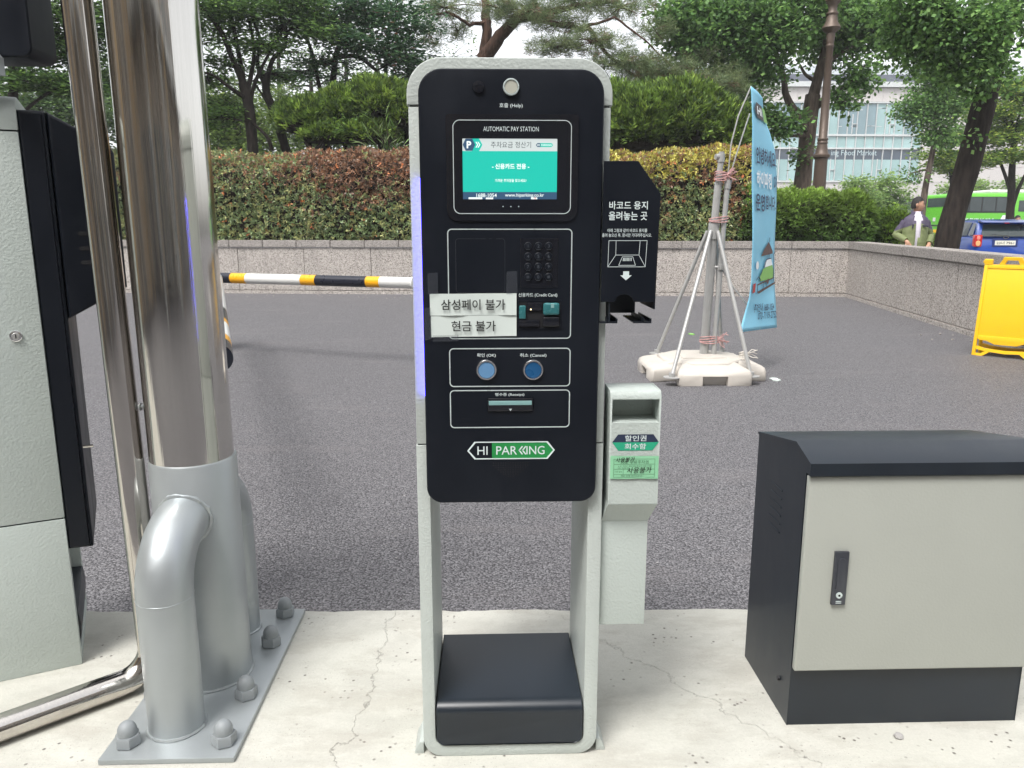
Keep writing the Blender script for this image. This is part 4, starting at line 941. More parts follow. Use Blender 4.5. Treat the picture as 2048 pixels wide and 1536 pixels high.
# ---- big broadleaf right of the banner
tree('street_tree', 'big broad-crowned tree with a forked brown trunk beside the lamp post', 'tree',
     [(A((1600, 430, 22), (1604, 378, 22), (1612, 300, 22), (1620, 232, 22), (1626, 190, 22)), .25, .20),
      (A((1618, 240, 22), (1590, 222, 22), (1572, 190, 22), (1566, 150, 22), (1545, 90, 22), (1510, 20, 22)), .13, .05),
      (A((1626, 195, 22), (1640, 140, 22), (1652, 90, 22), (1660, 0, 22)), .16, .08),
      (A((1632, 215, 22), (1665, 190, 21.8), (1695, 170, 21.6), (1730, 130, 21.5)), .09, .03),
      (A((1636, 165, 22), (1612, 150, 22.1), (1600, 130, 22.2)), .06, .03), (A((1650, 130, 22), (1690, 100, 22), (1750, 70, 22)), .08, .03)],
     [(at(1420, 45, 21.5), (1.2, 1.1, .75), 6000), (at(1370, 35, 21.6), (1.0, 1, .75), 4200), (at(1500, 30, 21.4), (1.3, 1.1, .8), 6500), (at(1600, 20, 21.4), (1.3, 1.1, .8), 5500), (at(1550, 80, 21.2), (1.0, .9, .5), 3900), (at(1480, 105, 21.4), (1.0, .9, .55), 3600), (at(1660, 80, 22.6), (1.2, 1, .6), 4300), (at(1740, 60, 22), (1.2, 1, .8), 4600), (at(1715, 150, 21.5), (.5, .5, .35), 1300), (at(1530, 140, 21.3), (.6, .6, .3), 1500), (at(1590, 250, 21.2), (.28, .3, .28), 500), (at(1525, 235, 21.5), (.38, .4, .4), 900), (at(1560, 270, 21.4), (.3, .3, .3), 520), (at(1680, 205, 21.6), (.42, .4, .22), 800), (at(1618, 310, 21.75), (.12, .1, .3), 220), (at(1700, 20, 21.8), (1, 1, .7), 3500), (at(1380, 100, 21.6), (.7, .8, .35), 1600)],
     .13, .10, G_GINK, (3, 3, 1.6, 2.4), barkm='bark2', flat=.8, spread=.15, dirflat=.8, drop=.15)
# ---- leaning street tree in front of the blue car
tree('street_tree', 'thick dark trunk leaning right behind the granite wall, in front of the blue car', 'tree',
     [([tuple(at(1893, 520, 14.4)[:2]) + (-.12,)] + A((1896, 475, 14.4), (1932, 345, 14.4), (1962, 230, 14.4), (1982, 150, 14.4), (2003, 70, 14.4), (2018, -30, 14.4)), .225, .185),
      (A((1978, 150, 14.4), (1962, 90, 14.4), (1950, 40, 14.4), (1945, -30, 14.4)), .13, .08),
      (A((1960, 70, 14.4), (1920, 25, 14.2), (1860, -5, 14)), .06, .03)],
     [(at(1900, 40, 13.9), (1.0, .8, .5), 3000), (at(1980, 60, 13.6), (.5, .5, .6), 1500), (at(2000, 130, 13.5), (.42, .4, .45), 850), (at(1870, 90, 14.0), (.6, .6, .4), 1300), (at(2030, 20, 14.0), (.6, .6, .5), 1200), (at(1830, 15, 14.2), (.9, .7, .45), 2100), (at(1975, 190, 13.85), (.17, .15, .16), 160), (at(1935, 275, 13.95), (.07, .07, .07), 40), (at(1900, 140, 14.2), (.4, .4, .35), 700), (at(1820, 85, 14.3), (.38, .4, .5), 800)],
     .09, .075, G_GINK, (2.2, 3, 2.2, 2), flat=.9, spread=.12, dirflat=.7, drop=.35, per=1.5)
tree('street_tree', 'slender young street tree with pale bare stem between the glass building and the bus', 'tree',
     [([tuple(at(1846, 420, 30)[:2]) + (-.12,)] + A((1848, 395, 30), (1860, 330, 30), (1867, 290, 30), (1872, 220, 30), (1876, 120, 30)), .14, .07)],
     [(at(1870, 130, 30), (1.1, 1, 1.0), 3800), (at(1860, 210, 30), (1.25, 1, .9), 4200), (at(1880, 270, 30), (.95, .9, .45), 2400), (at(1825, 225, 30), (.5, .6, .4), 900), (at(1900, 190, 30), (1.0, .9, .8), 2600), (at(1830, 345, 30), (.25, .2, .3), 300), (at(1860, 60, 30), (1.2, 1, 1.0), 3000)],
     .13, .10, G_GINK, (3, 3, 2, 2), barkm='bark2', flat=.8, spread=.2, dirflat=.7, drop=.2)
tree('street_tree', 'yellow-green layered tree at the right edge rising over the green bus', 'tree',
     [([tuple(at(2020, 470, 33)[:2]) + (-.12,)] + A((2022, 400, 33), (2024, 340, 33), (2030, 270, 33)), .18, .11), (A((2022, 385, 33), (2010, 350, 33), (1995, 310, 33)), .09, .05), (A((2024, 415, 33), (2036, 380, 33), (2050, 350, 33)), .10, .06)],
     [(at(2020, 180, 33), (1.6, 1, .55), 4200), (at(2000, 225, 33), (1.7, 1, .5), 4200), (at(1985, 275, 33), (1.5, 1, .45), 3600), (at(2040, 260, 33.5), (1.4, 1, .5), 3200), (at(1960, 320, 33), (1.1, 1, .35), 2300), (at(2030, 310, 32.6), (1.3, 1, .35), 2600), (at(2060, 190, 33), (1.2, 1, .8), 2500)],
     .15, .09, G_YEL, (2.4, 3, 1.6, 3), flat=.3, spread=.22, dirflat=.3)
tree('street_tree', 'wispy yellow-green tree showing left of the leaning trunk in front of the pale wall', 'tree',
     [([tuple(at(1905, 440, 36)[:2]) + (-.12,)] + A((1905, 390, 36), (1900, 320, 36), (1895, 260, 36)), .14, .07)],
     [(at(1900, 275, 36), (1.3, 1, .4), 2300), (at(1885, 310, 36), (1.4, 1, .35), 2400), (at(1910, 340, 36), (1.0, 1, .3), 1400), (at(1920, 215, 36), (1.4, 1, .7), 2600), (at(1895, 330, 36), (1.0, .9, .3), 1200)],
     .15, .09, G_YEL, (2.4, 3, 1.2, 3), flat=.25, spread=.22, dirflat=.3)
# small garden trees in front of the glass building
gg = [(1712, 372, 45, 'rounded light green garden tree in front of the glass facade, left of the pair'), (1765, 366, 46, 'light green garden tree in front of the glass facade above the man in the jacket'), (1600, 385, 44, 'pale green shrub tree between the banner and the forked trunk'), (1955, 375, 52, 'small far tree just above the bus roof right of the leaning trunk'), (1905, 380, 50, 'thin small tree in front of the pale wall left of the bus'), (2030, 372, 55, 'far pale tree behind the bus at the right edge')]
for px, py, Y, lb in gg:
    b = at(px, 470, Y); s = 1.0
    tree('garden_tree', lb, 'tree', [([(b.x, b.y, -.12)] + [tuple(at(px, 430, Y)), tuple(at(px + 3, py + 10, Y))], .1, .05)],
         [(at(px, py, Y), (1.0, .9, .5), 1300), (at(px - 25, py + 30, Y), (1.0, 1.0, .6), 1300), (at(px + 25, py + 28, Y), (1.0, 1.0, .6), 1300), (at(px, py + 52, Y), (1.5, 1.2, .6), 1500)],
         .20, .12, [(.17, .27, .07), (.22, .33, .10), (.11, .20, .06)], (2, 2, 2), flat=.6, spread=.25)
# trees further back in the planting that close the view
bk = [(480, 120, 34), (620, 125, 36), (770, 110, 36), (900, 120, 38), (555, 60, 38), (690, 70, 40), (240, 150, 30), (330, 190, 28), (430, 190, 31), (560, 215, 33), (700, 215, 34), (830, 215, 33), (120, 190, 27), (20, 190, 26), (470, 250, 27), (1080, 190, 36), (1330, 190, 33), (1450, 130, 31)]
names_ = ['thin airy tree far behind the fanned limbs against the sky', 'thin airy tree far behind the slanting trunk against the sky', 'thin airy tree far behind the forked dark trunk against the sky', 'thin airy tree far behind the top left corner of the pay machine', 'tallest airy tree showing between the fanned and slanting trunks', 'tall airy far tree filling the gap above the forked dark trunk', 'hazy tree deep in the garden behind the gap beside the thick column', 'dense tree behind the steel column top', 'small leafy tree deep behind the fanned dark limbs', 'pale green tree glimpsed between the two dark trunks', 'distant low tree behind the forked dark trunk', 'distant tree behind the left shoulder of the pay machine', 'dark tree behind the slim guard pipe', 'dark tree behind the left machine', 'bright low bush-like tree under the fanned dark limbs', 'distant pine-green tree hidden mostly by the pay machine', 'dark tree behind the right evergreen mound', 'dark tree left of the forked street tree']
for (px, py, Y), lb in zip(bk, names_):
    b = at(px, 330, Y); bright = px in (470, 560, 430); airy = lb.startswith(('thin', 'tall')); kk_ = .20 if airy else 1
    tree('garden_tree', lb, 'tree', [([(b.x, b.y, .9)] + [tuple(at(px + 5, 250, Y)), tuple(at(px, py, Y))], .16, .07)],
         [(at(px, py, Y), (1.9, 1.4, .95), 2600), (at(px - 40, py + 50, Y), (1.8, 1.4, .9), 2300), (at(px + 45, py + 45, Y), (1.8, 1.4, .9), 2300), (at(px, py + 85, Y), (2.2, 1.4, .8), 2300)],
         .16, .085, [(.085, .14, .03), (.12, .18, .04), (.05, .09, .025)] if bright else [(.04, .08, .03), (.06, .115, .038), (.09, .16, .045)], (2, 2, 2), flat=.6, spread=.34 if airy else .22, per=kk_)

# ---- clipped evergreen mounds: sprays on a lumpy hull
def hull_pts(c, r, n, lump=.16, top=True):
    u = unit(n); u[:, 2] = np.abs(u[:, 2]) * 1.0 - .25 * rng.random(n); u /= np.linalg.norm(u, axis=1, keepdims=True)
    f = np.array([mnoise.fractal(Vector(tuple(q * 2.6)) + Vector(tuple(c)), .9, 2.0, 4) for q in u])
    return np.array(c) + u * np.array(r) * (1 + lump * f)[:, None], u, f
def mound(name, label, blobs, cols, w, L=.14, W=.035, sp=9, trunk=True, mat='needle', dens=330):
    c0 = Vector(blobs[0][0]); o = thing(name, label, 'shrub', (c0.x, c0.y, .95))
    core = MB(); PP, DD, CC = [], [], []
    for c, r in blobs:
        c = np.array(c); area = 2 * math.pi * ((r[0] * r[1] + r[0] * r[2] + r[1] * r[2]) / 3) * 1.3
        k = int(area * dens); T, U, F_ = hull_pts(c, r, k)
        inner = rng.random((k, 1)) * .14; T = T - U * inner * np.array(r)
        base = np.repeat(T, sp, 0); up = np.repeat(U, sp, 0); d = up * .9 + unit(k * sp) * .75; d[:, 2] += .45
        PP.append(base + rng.normal(0, .03, base.shape)); DD.append(d)
        cc = palette(k, cols, w, .16) * (1 + .5 * F_[:, None]); CC.append(np.repeat(np.clip(cc, .004, 1), sp, 0))
        rings = []
        for j in range(7):
            a = -.35 + (math.pi / 2 + .35) * j / 6
            rings.append([(c[0] + r[0] * .84 * math.cos(a) * math.cos(t), c[1] + r[1] * .84 * math.cos(a) * math.sin(t), c[2] + r[2] * .84 * math.sin(a)) for t in np.linspace(0, 2 * math.pi, 20, endpoint=False)])
        core.loft(rings)
    core.build('inner_twigs', 'bark', o, 80)
    if trunk:
        tm = MB()
        for c, r in blobs[:4]:
            c = Vector(c); tm.tube([(c.x + .1, c.y, .8), (c.x - .05, c.y, c.z - .1), (c.x, c.y, c.z + .1)], [.07, .055, .04], 8)
        tm.build('stem', 'bark', o)['kind'] = 'stuff'
    P = np.concatenate(PP); n = len(P); leaves('foliage', P, np.concatenate(DD), L * rng.uniform(.6, 1.3, n), W * rng.uniform(.7, 1.3, n), np.concatenate(CC) * rng.uniform(.8, 1.2, (n, 1)), mat, o, .03, rng.normal(0, 1, (n, 3)))
    return o
G_JUN = [(0.078, 0.1357, 0.0264), (0.1267, 0.2053, 0.0364), (0.1949, 0.287, 0.0529), (0.0487, 0.087, 0.0231)]
mound('evergreen_mound', 'rounded cloud-like evergreen above the rusty hedge, left of the pay machine', [(at(620, 250, 19.2), (.75, .7, .55)), (at(690, 235, 19.4), (.8, .8, .62)), (at(760, 225, 19.3), (.95, .9, .72)), (at(815, 240, 19.2), (.6, .8, .72)), (at(650, 275, 18.9), (.55, .5, .38)), (at(735, 275, 18.9), (.7, .5, .42)), (at(585, 240, 19.5), (.4, .5, .35))], G_JUN, (3, 3, 1.6, 2), .15, .046, dens=260)
mound('evergreen_mound', 'large broad evergreen mound above the yellow-green hedge, between pay machine and banner', [(at(1280, 275, 18.9), (1.1, 1.0, 1.05)), (at(1360, 265, 19.0), (1.3, 1.1, 1.15)), (at(1440, 285, 18.9), (.95, .9, .95)), (at(1235, 260, 19.1), (.8, .9, 1.0)), (at(1300, 235, 19.6), (.8, .8, .75)), (at(1470, 320, 18.7), (.5, .6, .7)), (at(1180, 280, 19.3), (.7, .9, 1.0))], G_JUN, (3, 3, 2, 2), .16, .048, dens=240)
def vine():
    o = thing('bamboo_clump', 'spray of long pale bamboo leaves over the hedge, beside the pay machine left shoulder', 'plant', tuple(at(775, 330, 17.9)))
    P, D = [], []; stem = MB(); b = at(782, 330, 17.9)
    for (px, py) in ((760, 262), (730, 262), (795, 250), (810, 285), (745, 240), (770, 235), (725, 285), (800, 300)):
        e = at(px, py, 17.6); q = limb(stem, b, e, .008, .003, .1, 4)
        for s in range(6):
            c = q[3 + s % 5]; d = (e - b).normalized() + Vector((random.uniform(-1.1, 1.1), random.uniform(-.6, .2), random.uniform(-.7, .45)))
            P.append(c); D.append(d)
    stem.build('stems', 'bark2', o)['kind'] = 'stuff'
    n = len(P); leaves('foliage', np.array(P), np.array(D), rng.uniform(.22, .42, n), rng.uniform(.028, .045, n), palette(n, [(.16, .25, .10), (.24, .32, .16), (.10, .19, .05)]), 'leaf', o, .05)
vine()

# ---- clipped hedges
def hedge(name, label, path, y_depth, z0, ztop, dens, Lf, Wf, colfn, rosette=6, mat='hleaf', lump=.13, endcap=True, wild=.5):
    """path: list of (x,y) front line; height profile ztop(s) ; rosettes of small leaves over a lumpy boxy body"""
    A_ = [Vector(p) for p in path]; segL = [(A_[i + 1] - A_[i]).length for i in range(len(A_) - 1)]; tot = sum(segL)
    def along(s):
        for i, L in enumerate(segL):
            if s <= L or i == len(segL) - 1:
                d = (A_[i + 1] - A_[i]).normalized(); return A_[i] + d * s, Vector((d.y, -d.x))
            s -= L
    def surf(s, q):
        """q in 0..1 : runs up the front, rounds over, and back across the top"""
        p, n = along(s); H = ztop(s) - z0; D = y_depth; tl = H + D; w = q * tl; r = .38
        if w < H - r: off, z = 0, z0 + w; nv = Vector((n.x, n.y, .12))
        elif w < H + r * .6:
            a = (w - (H - r)) / (r * 1.6) * math.pi / 2; off = r * (1 - math.cos(a)); z = z0 + H - r + r * math.sin(a); nv = Vector((n.x * math.cos(a), n.y * math.cos(a), math.sin(a)))
        else: off = r + (w - H - r * .6); z = z0 + H; nv = Vector((0, 0, 1))
        off -= .10 * math.sin(min(1, (z - z0) / H) * math.pi * .8)
        P = Vector((p.x - n.x * off, p.y - n.y * off, z)); lum = mnoise.fractal(P * 1.5, .8, 2.1, 4)
        return P + nv * lum * lump, nv, lum
    o = thing(name, label, 'hedge', (A_[0].x, A_[0].y, z0))
    core = MB(); ns, nq = max(8, int(tot * 2)), 12; rings = []
    for i in range(ns + 1):
        rr = []
        for j in range(nq + 1):
            P, nv, _ = surf(tot * i / ns, j / nq); rr.append(tuple(P - nv * .17))
        p, n = along(tot * i / ns); rr.append((p.x - n.x * y_depth, p.y - n.y * y_depth, z0 - .1)); rr.append((p.x - n.x * .12, p.y - n.y * .12, z0 - .1)); rings.append(rr)
    core.loft(rings); core.build('inner_twigs', 'bark', o, 80)
    area = tot * (ztop(tot / 2) - z0 + y_depth); k = int(area * dens)
    S = rng.random(k) * tot; Q = rng.random(k); T = np.empty((k, 3)); Nn = np.empty((k, 3)); F_ = np.empty(k)
    for i in range(k):
        P, nv, lum = surf(S[i], Q[i]); T[i] = P - nv * (.20 * random.random() ** 1.2 - .04); Nn[i] = nv; F_[i] = lum
    Nn[:] += rng.normal(0, .3, Nn.shape)
    base = np.repeat(T, rosette, 0); up = np.repeat(Nn, rosette, 0); d = up * wild + unit(k * rosette) * .9; d[:, 2] += .12
    P = base + rng.normal(0, .010, base.shape); C = np.repeat(colfn(T, S, F_), rosette, 0) * rng.uniform(.75, 1.25, (k * rosette, 1)); n = len(P)
    leaves('foliage', P, d, Lf * rng.uniform(.65, 1.25, n), Wf * rng.uniform(.75, 1.2, n), np.clip(C, .004, 1), mat, o, .04, up + rng.normal(0, .6, up.shape))
    return o
def hcol(T, S, F_):
    n = len(T); x, z = T[:, 0], T[:, 2]; h = np.clip((z - .9) / 1.85, 0, 1)
    green = np.array([.105, .145, .065]); olive = np.array([.19, .20, .085]); rust = np.array([.170, .092, .050]); brown = np.array([.105, .065, .042]); yel = np.array([.27, .25, .055])
    nz = np.array([mnoise.fractal(Vector(tuple(q)) * .8, .8, 2, 3) for q in T])
    side = 1 / (1 + np.exp(-(x + 3.95 + nz * .9) * 3.0))           # rusty from here rightwards
    red = np.clip((h - .38 + nz * .35) * 2.2, 0, 1) * side + .10
    red = red + np.where((side < .5) & (h > .66), .22, 0) - .10
    r = rng.random(n)
    pr = np.clip(red, 0, .93)[:, None]; isred = (r[:, None] < pr)
    rb = np.where(rng.random((n, 1)) < .55, rust, brown); gb = np.where(rng.random((n, 1)) < .6, green, olive)
    C = np.where(isred, rb, gb)
    right = (x > 1.8) & (h > .74 + nz * .12); C = np.where((right & (rng.random(n) < .75))[:, None], yel * rng.uniform(.6, 1.1, (n, 1)), C)
    C = np.where(((rng.random(n) < .02))[:, None], np.array([.34, .14, .06]), C)
    return 1.75 * C * rng.uniform(.75, 1.3, (n, 1))
hp_ = lambda s: 2.80 + .05 * math.sin(s * .9) + .03 * math.sin(s * 2.3)
hedge('hedge', 'long clipped hedge with rust-brown tops and green lower leaves above the long granite wall', [(-9.5, 17.42), (5.35, 15.86)], 1.5, .93, hp_, 430, .072, .029, hcol)
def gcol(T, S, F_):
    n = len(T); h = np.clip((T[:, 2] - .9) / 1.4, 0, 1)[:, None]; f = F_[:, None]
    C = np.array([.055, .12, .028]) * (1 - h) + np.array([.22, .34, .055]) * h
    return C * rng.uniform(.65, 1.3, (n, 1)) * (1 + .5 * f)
def gtop(s): return 1.86 + .05 * math.sin(s * 1.1) - (max(0, s - 2.6) * .42) + (.25 if s < .5 else 0)
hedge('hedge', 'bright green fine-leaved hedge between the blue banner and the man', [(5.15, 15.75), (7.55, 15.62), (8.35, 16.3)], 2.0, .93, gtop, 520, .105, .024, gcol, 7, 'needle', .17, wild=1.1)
mound('round_shrub', 'small round yellow-green clipped bush left of the man behind the low wall', [(at(1775, 478, 16.4), (.62, .6, .62)), (at(1755, 500, 16.6), (.6, .6, .5)), (at(1800, 505, 16.2), (.55, .6, .5))], [(.11, .20, .025), (.16, .26, .035), (.07, .14, .02)], (2, 2, 1), .06, .04, 6, False, 'hleaf', 360)
mound('round_shrub', 'low strip of light green ground shrubs behind the man, beside the blue car bonnet', [(at(1868, 500, 18.5), (.40, .4, .36))], [(.14, .24, .03), (.19, .29, .05)], (2, 2), .06, .04, 5, False, 'hleaf', 200)
# low shade plants under the trees
def cover():
    n = 16000; x = rng.uniform(-12, 5, n); y = rng.uniform(18.2, 30, n); z = .95 + .12 * (y - 16.5) * .7 * np.clip((8.2 - x) / 2.5, 0, 1) + rng.uniform(0, .35, n)
    P = np.stack([x, y, np.minimum(z, 2.3)], 1); d = unit(n); d[:, 2] = abs(d[:, 2]) * .5
    o = leaves('ground_cover', P, d, rng.uniform(.12, .25, n), rng.uniform(.05, .09, n), palette(n, [(.10, .19, .03), (.05, .11, .025), (.15, .24, .05)]), 'leaf', None, .05); o['kind'] = 'stuff'; o['label'] = 'leafy green ground cover in the planted bed behind the hedge'
cover()
# ================================================================== GLASS-FRONTED BUILDING
gb = thing('glass_building', 'large pale building with a teal glazed front behind the trees at right', 'building', (33, 70, -.12))
mat_wall = plain('white_stone_cladding', (.50, .475, .46), .7, var=.05, vs=.3)
g_light = [glassy('teal_glass_%s' % n, c, .12, .18) for n, c in (('pale', (.31, .45, .45)), ('mid', (.26, .39, .39)), ('blue', (.17, .25, .28)))]
g_dark = glassy('dark_shop_glass', (.055, .075, .105), .1, .3)
mull = plain('white_mullion', (.50, .52, .52), .4)
GX0, GX1, GY = 23.4, 38.6, 70.0
def bpart(name, mat, x0, x1, y0, y1, z0, z1, parent=gb, bev=0):
    mb = MB(); mb.box(x0, x1, y0, y1, z0, z1, bev, 1); return mb.build(name, mat, parent)
bpart('core_wall', mat_wall, 14, 58, GY + .35, GY + 14, -.12, 13.2)
bpart('roof_slab', mull, 13.6, 58.4, GY - .25, GY + 14, 13.45, 13.88)
bpart('roof_band', plain('dark_roof_band', (.10, .11, .14), .6), 14, 58, GY + .6, GY + 13.4, 13.88, 14.62)
bpart('penthouse', plain('pale_roof_box', (.50, .54, .56), .6), 16, 50, GY + 3, GY + 12, 14.62, 15.8)
bpart('ground_floor', plain('dark_ground_floor', (.07, .075, .085), .6), 14, 58, GY + .1, GY + .34, -.12, 3.95)
cw = (GX1 - GX0) / 18
rows = [(5.55, 7.35, 'low'), (7.35, 8.22, 'dark'), (8.38, 9.33, 'mid'), (9.52, 12.12, 'top')]
wn = bpart('window_wall', mull, GX0, GX1, GY + .12, GY + .34, 5.4, 12.25)
cache = {}
for i in range(18):
    for z0, z1, k in rows:
        key = (z0, k)
        m = {'dark': g_dark, 'mid': g_light[i % 2], 'low': g_light[(i * 7) % 2], 'top': g_light[(0, 2, 1, 2, 2, 1, 2)[(i * 5) % 7]]}[k]
        x0 = GX0 + i * cw
        mb = MB(); mb.box(x0 + .05, x0 + cw - .05, GY + .06, GY + .118, z0, z1); mb.build('pane', m, wn)
for i in range(19):
    x = GX0 + i * cw; mb = MB(); mb.box(x - .03, x + .03, GY - .04, GY + .12, 5.5, 12.15); mb.build('mullion', mull, wn)
for z0, z1 in ((5.38, 5.53), (8.23, 8.37), (9.34, 9.51), (12.13, 12.24)): mb = MB(); mb.box(GX0 - .1, GX1 + .1, GY - .07, GY + .10, z0, z1); mb.build('transom', mull, wn)
for i, z0, z1 in ((8, 5.55, 7.4), (13, 5.55, 7.4), (5, 9.55, 11.2), (10, 9.55, 11.2), (14, 9.55, 11.2)):
    x = GX0 + i * cw + .42; mb = MB(); mb.box(x - .03, x + .03, GY - .03, GY + .058, z0, z1); mb.box(x + .03, x + .38, GY - .03, GY + .058, (z0 + z1) / 2 - .03, (z0 + z1) / 2 + .03); mb.build('opening_light_frame', mull, wn)
for j in range(28):        # shelving and lights seen behind the upper glass
    x = random.uniform(GX0 + .3, GX1 - .8); z = random.choice([9.9, 10.15, 10.2, 11.55, 11.7]); i = int((x - GX0) / cw); x = max(x, GX0 + i * cw + .08); x1 = min(x + random.uniform(.25, .7), GX0 + (i + 1) * cw - .08)
    mb = MB(); mb.box(x, x1, GY + .045, GY + .059, z, z + .05); mb.build('shelf_strip', mull, wn)
for i in range(17):
    mb = MB(); mb.box(GX0 + i * .95 + .01, GX0 + i * .95 + .94, GY + .02, GY + .34, 12.27, 13.43); mb.build('cladding_panel', mat_wall, gb)
for i in range(13):
    for j, (z0, z1) in enumerate(((3.98, 5.35), (5.36, 6.7), (6.71, 8.05), (8.06, 9.4), (9.41, 10.75), (10.76, 12.1), (12.11, 13.43))):
        mb = MB(); mb.box(GX1 + .12 + i * 1.3, GX1 + .12 + i * 1.3 + 1.288, GY + .02, GY + .34, z0, z1 - .012); mb.build('cladding_panel', mat_wall, gb)
for i in range(15): mb = MB(); mb.box(GX0 + i * 1.02, GX0 + i * 1.02 + 1.005, GY + .02, GY + .34, 3.98, 5.36); mb.build('cladding_panel', mat_wall, gb)
mb = MB(); text(mb, 'ing Food Market', 32.6, 7.86, w=4.1, h=.62, y=GY - .05, weight=.0); sg = mb.build('shop_lettering', plain('pale_shop_letters', (.42, .52, .55), .5), gb)
# plain block further left in the haze behind the pines
ob = thing('office_block', 'pale distant office block glimpsed through the foliage above the pay machine', 'building', (-4, 95, -.12))
mb = MB(); mb.box(-9, 1.2, 95, 107, -.12, 21); mb.build('tower_wall', plain('pale_concrete_block', (.5, .52, .54), .8), ob)
for k in range(6):
    for i in range(5): mb = MB(); mb.box(-8.4 + i * 1.9, -7.1 + i * 1.9, 94.94, 94.99, 1.5 + k * 3.2, 3.2 + k * 3.2); mb.build('window', g_light[2], ob)

# ================================================================== CAST-IRON LAMP POST
lp = thing('lamp_post', 'ornate brown cast-iron lamp post standing between the banner and the glass building', 'street lamp', (8.49, 20, .9))
mb = MB(); mb.lathe([(.17, .9), (.165, 1.6), (.155, 2.9), (.16, 2.98), (.205, 3.01), (.21, 3.06), (.16, 3.10), (.135, 3.22), (.115, 3.34)], (8.49, 20, 0), 24); mb.build('pedestal', 'bronze', lp, 50)
mb = MB(); mb.lathe([(.128, 3.34), (.130, 3.38), (.112, 3.40), (.130, 3.43), (.128, 3.47), (.104, 3.49), (.100, 4.4), (.085, 5.62), (.10, 5.64), (.10, 5.68), (.086, 5.70)], (8.49, 20, 0), 24); mb.build('shaft', 'bronze', lp, 50)
mb = MB(); mb.lathe([(.088, 5.70), (.11, 5.90), (.10, 5.95), (.20, 6.03), (.225, 6.07), (.21, 6.11), (.15, 6.20), (.12, 6.36), (.14, 6.38), (.14, 6.42), (.10, 6.46), (.11, 6.60), (.17, 6.66), (.18, 6.70)], (8.49, 20, 0), 24); mb.build('capital', 'bronze', lp, 50)
mb = MB(); mb.lathe([(.17, 6.71), (.30, 6.85), (.34, 7.1), (.28, 7.35), (.12, 7.5)], (8.49, 20, 0), 24); mb.build('lamp_globe', 'lampglass', lp, 60)

# ================================================================== GREEN BUS
bus = thing('bus', 'bright green city bus with white roof box beyond the leaning trunk', 'bus', (23.92, 40, -.12))
BG = plain('bus_green_paint', (.13, .50, .035), .3, var=.06, coat=.4); BD = plain('bus_lower_green', (.08, .40, .03), .35)
BW = glassy('bus_window', (.05, .065, .07), .06, .5, 1.2); BK = plain('bus_black_trim', (.015, .015, .017), .5)
def bp(nm, m, x0, x1, y0, y1, z0, z1, parent=bus, bev=0, T=None):
    mb = MB(); mb.box(x0, x1, y0, y1, z0, z1, bev, 3, T); return mb.build(nm, m, parent)
body = bp('body', BG, 23.92, 34.6, 40, 42.4, .34, 3.06, bus, .14)
bp('roof_unit', 'white', 26.2, 31.5, 40.35, 42.05, 3.06, 3.26, bus, .08)
bp('rear_window', BW, 23.905, 23.93, 40.3, 42.1, 2.40, 2.86, bus)
bp('rear_bumper', BK, 23.83, 24.0, 40.05, 42.35, .38, .84, bus, .04)
bp('licence_plate', 'yellow', 23.895, 23.918, 40.9, 41.5, 1.0, 1.22); bp('licence_plate', 'yellow', 23.80, 23.828, 40.95, 41.45, .58, .74)
bp('rear_grille', BK, 23.895, 23.918, 40.7, 41.7, 1.42, 1.47)
for y in (40.05, 42.15): bp('tail_light', plain('orange_lamp', (.7, .15, .01), .3), 23.89, 23.925, y, y + .2, 1.0, 1.5)
for y in (40.5, 41.2): bp('rear_notice', 'white', 23.895, 23.916, y, y + .22, 1.65, 1.85)
for (x0, x1) in ((24.3, 25.55), (25.62, 27.05), (28.55, 29.9), (29.98, 31.4), (31.48, 32.9), (32.98, 34.3)): w_ = bp('side_window', BW, x0, x1, 39.975, 40.02, 2.14, 2.84)
bp('window_band', BK, 24.2, 34.4, 39.985, 40.03, 2.08, 2.88)
for x in (24.9, 26.3, 29.2, 30.6, 32.1): bp('window_bar', BK, x, x + .05, 39.965, 39.974, 2.14, 2.84)
dr_ = bp('bus_door', BG, 27.15, 28.45, 39.94, 40.0, .40, 2.90, bus, .03); bp('door_window', BW, 27.5, 28.15, 39.925, 39.939, 2.14, 2.70, dr_)
bp('door_bar', BK, 27.82, 27.87, 39.915, 39.924, 2.14, 2.70, dr_)
mb = MB(); text(mb, '서울특별시 버스', 25.4, 1.72, w=1.9, h=.16, y=39.955, weight=.01); mb.build('side_lettering', 'whiteink', bus)
mb = MB(); flatpoly(mb, [(26.5, 1.5), (27.02, 1.5), (27.05, 1.75), (26.9, 1.95), (26.72, 1.95)], 39.953); mb.build('side_advert', 'whiteink', bus)
for x in (25.6, 32.6):
    mb = MB(); mb.cyl((x, 39.97, .36), .48, .25, 'y', 28); wh = mb.build('wheel', BK, bus); mb = MB(); mb.cyl((x, 39.955, .36), .26, .05, 'y', 20); mb.build('rim', 'galv', wh)
mb = MB(); mb.cyl((24.6, 40.9, .2), .34, .3, 'y', 20); mb.build('rear_axle_wheel', BK, bus)

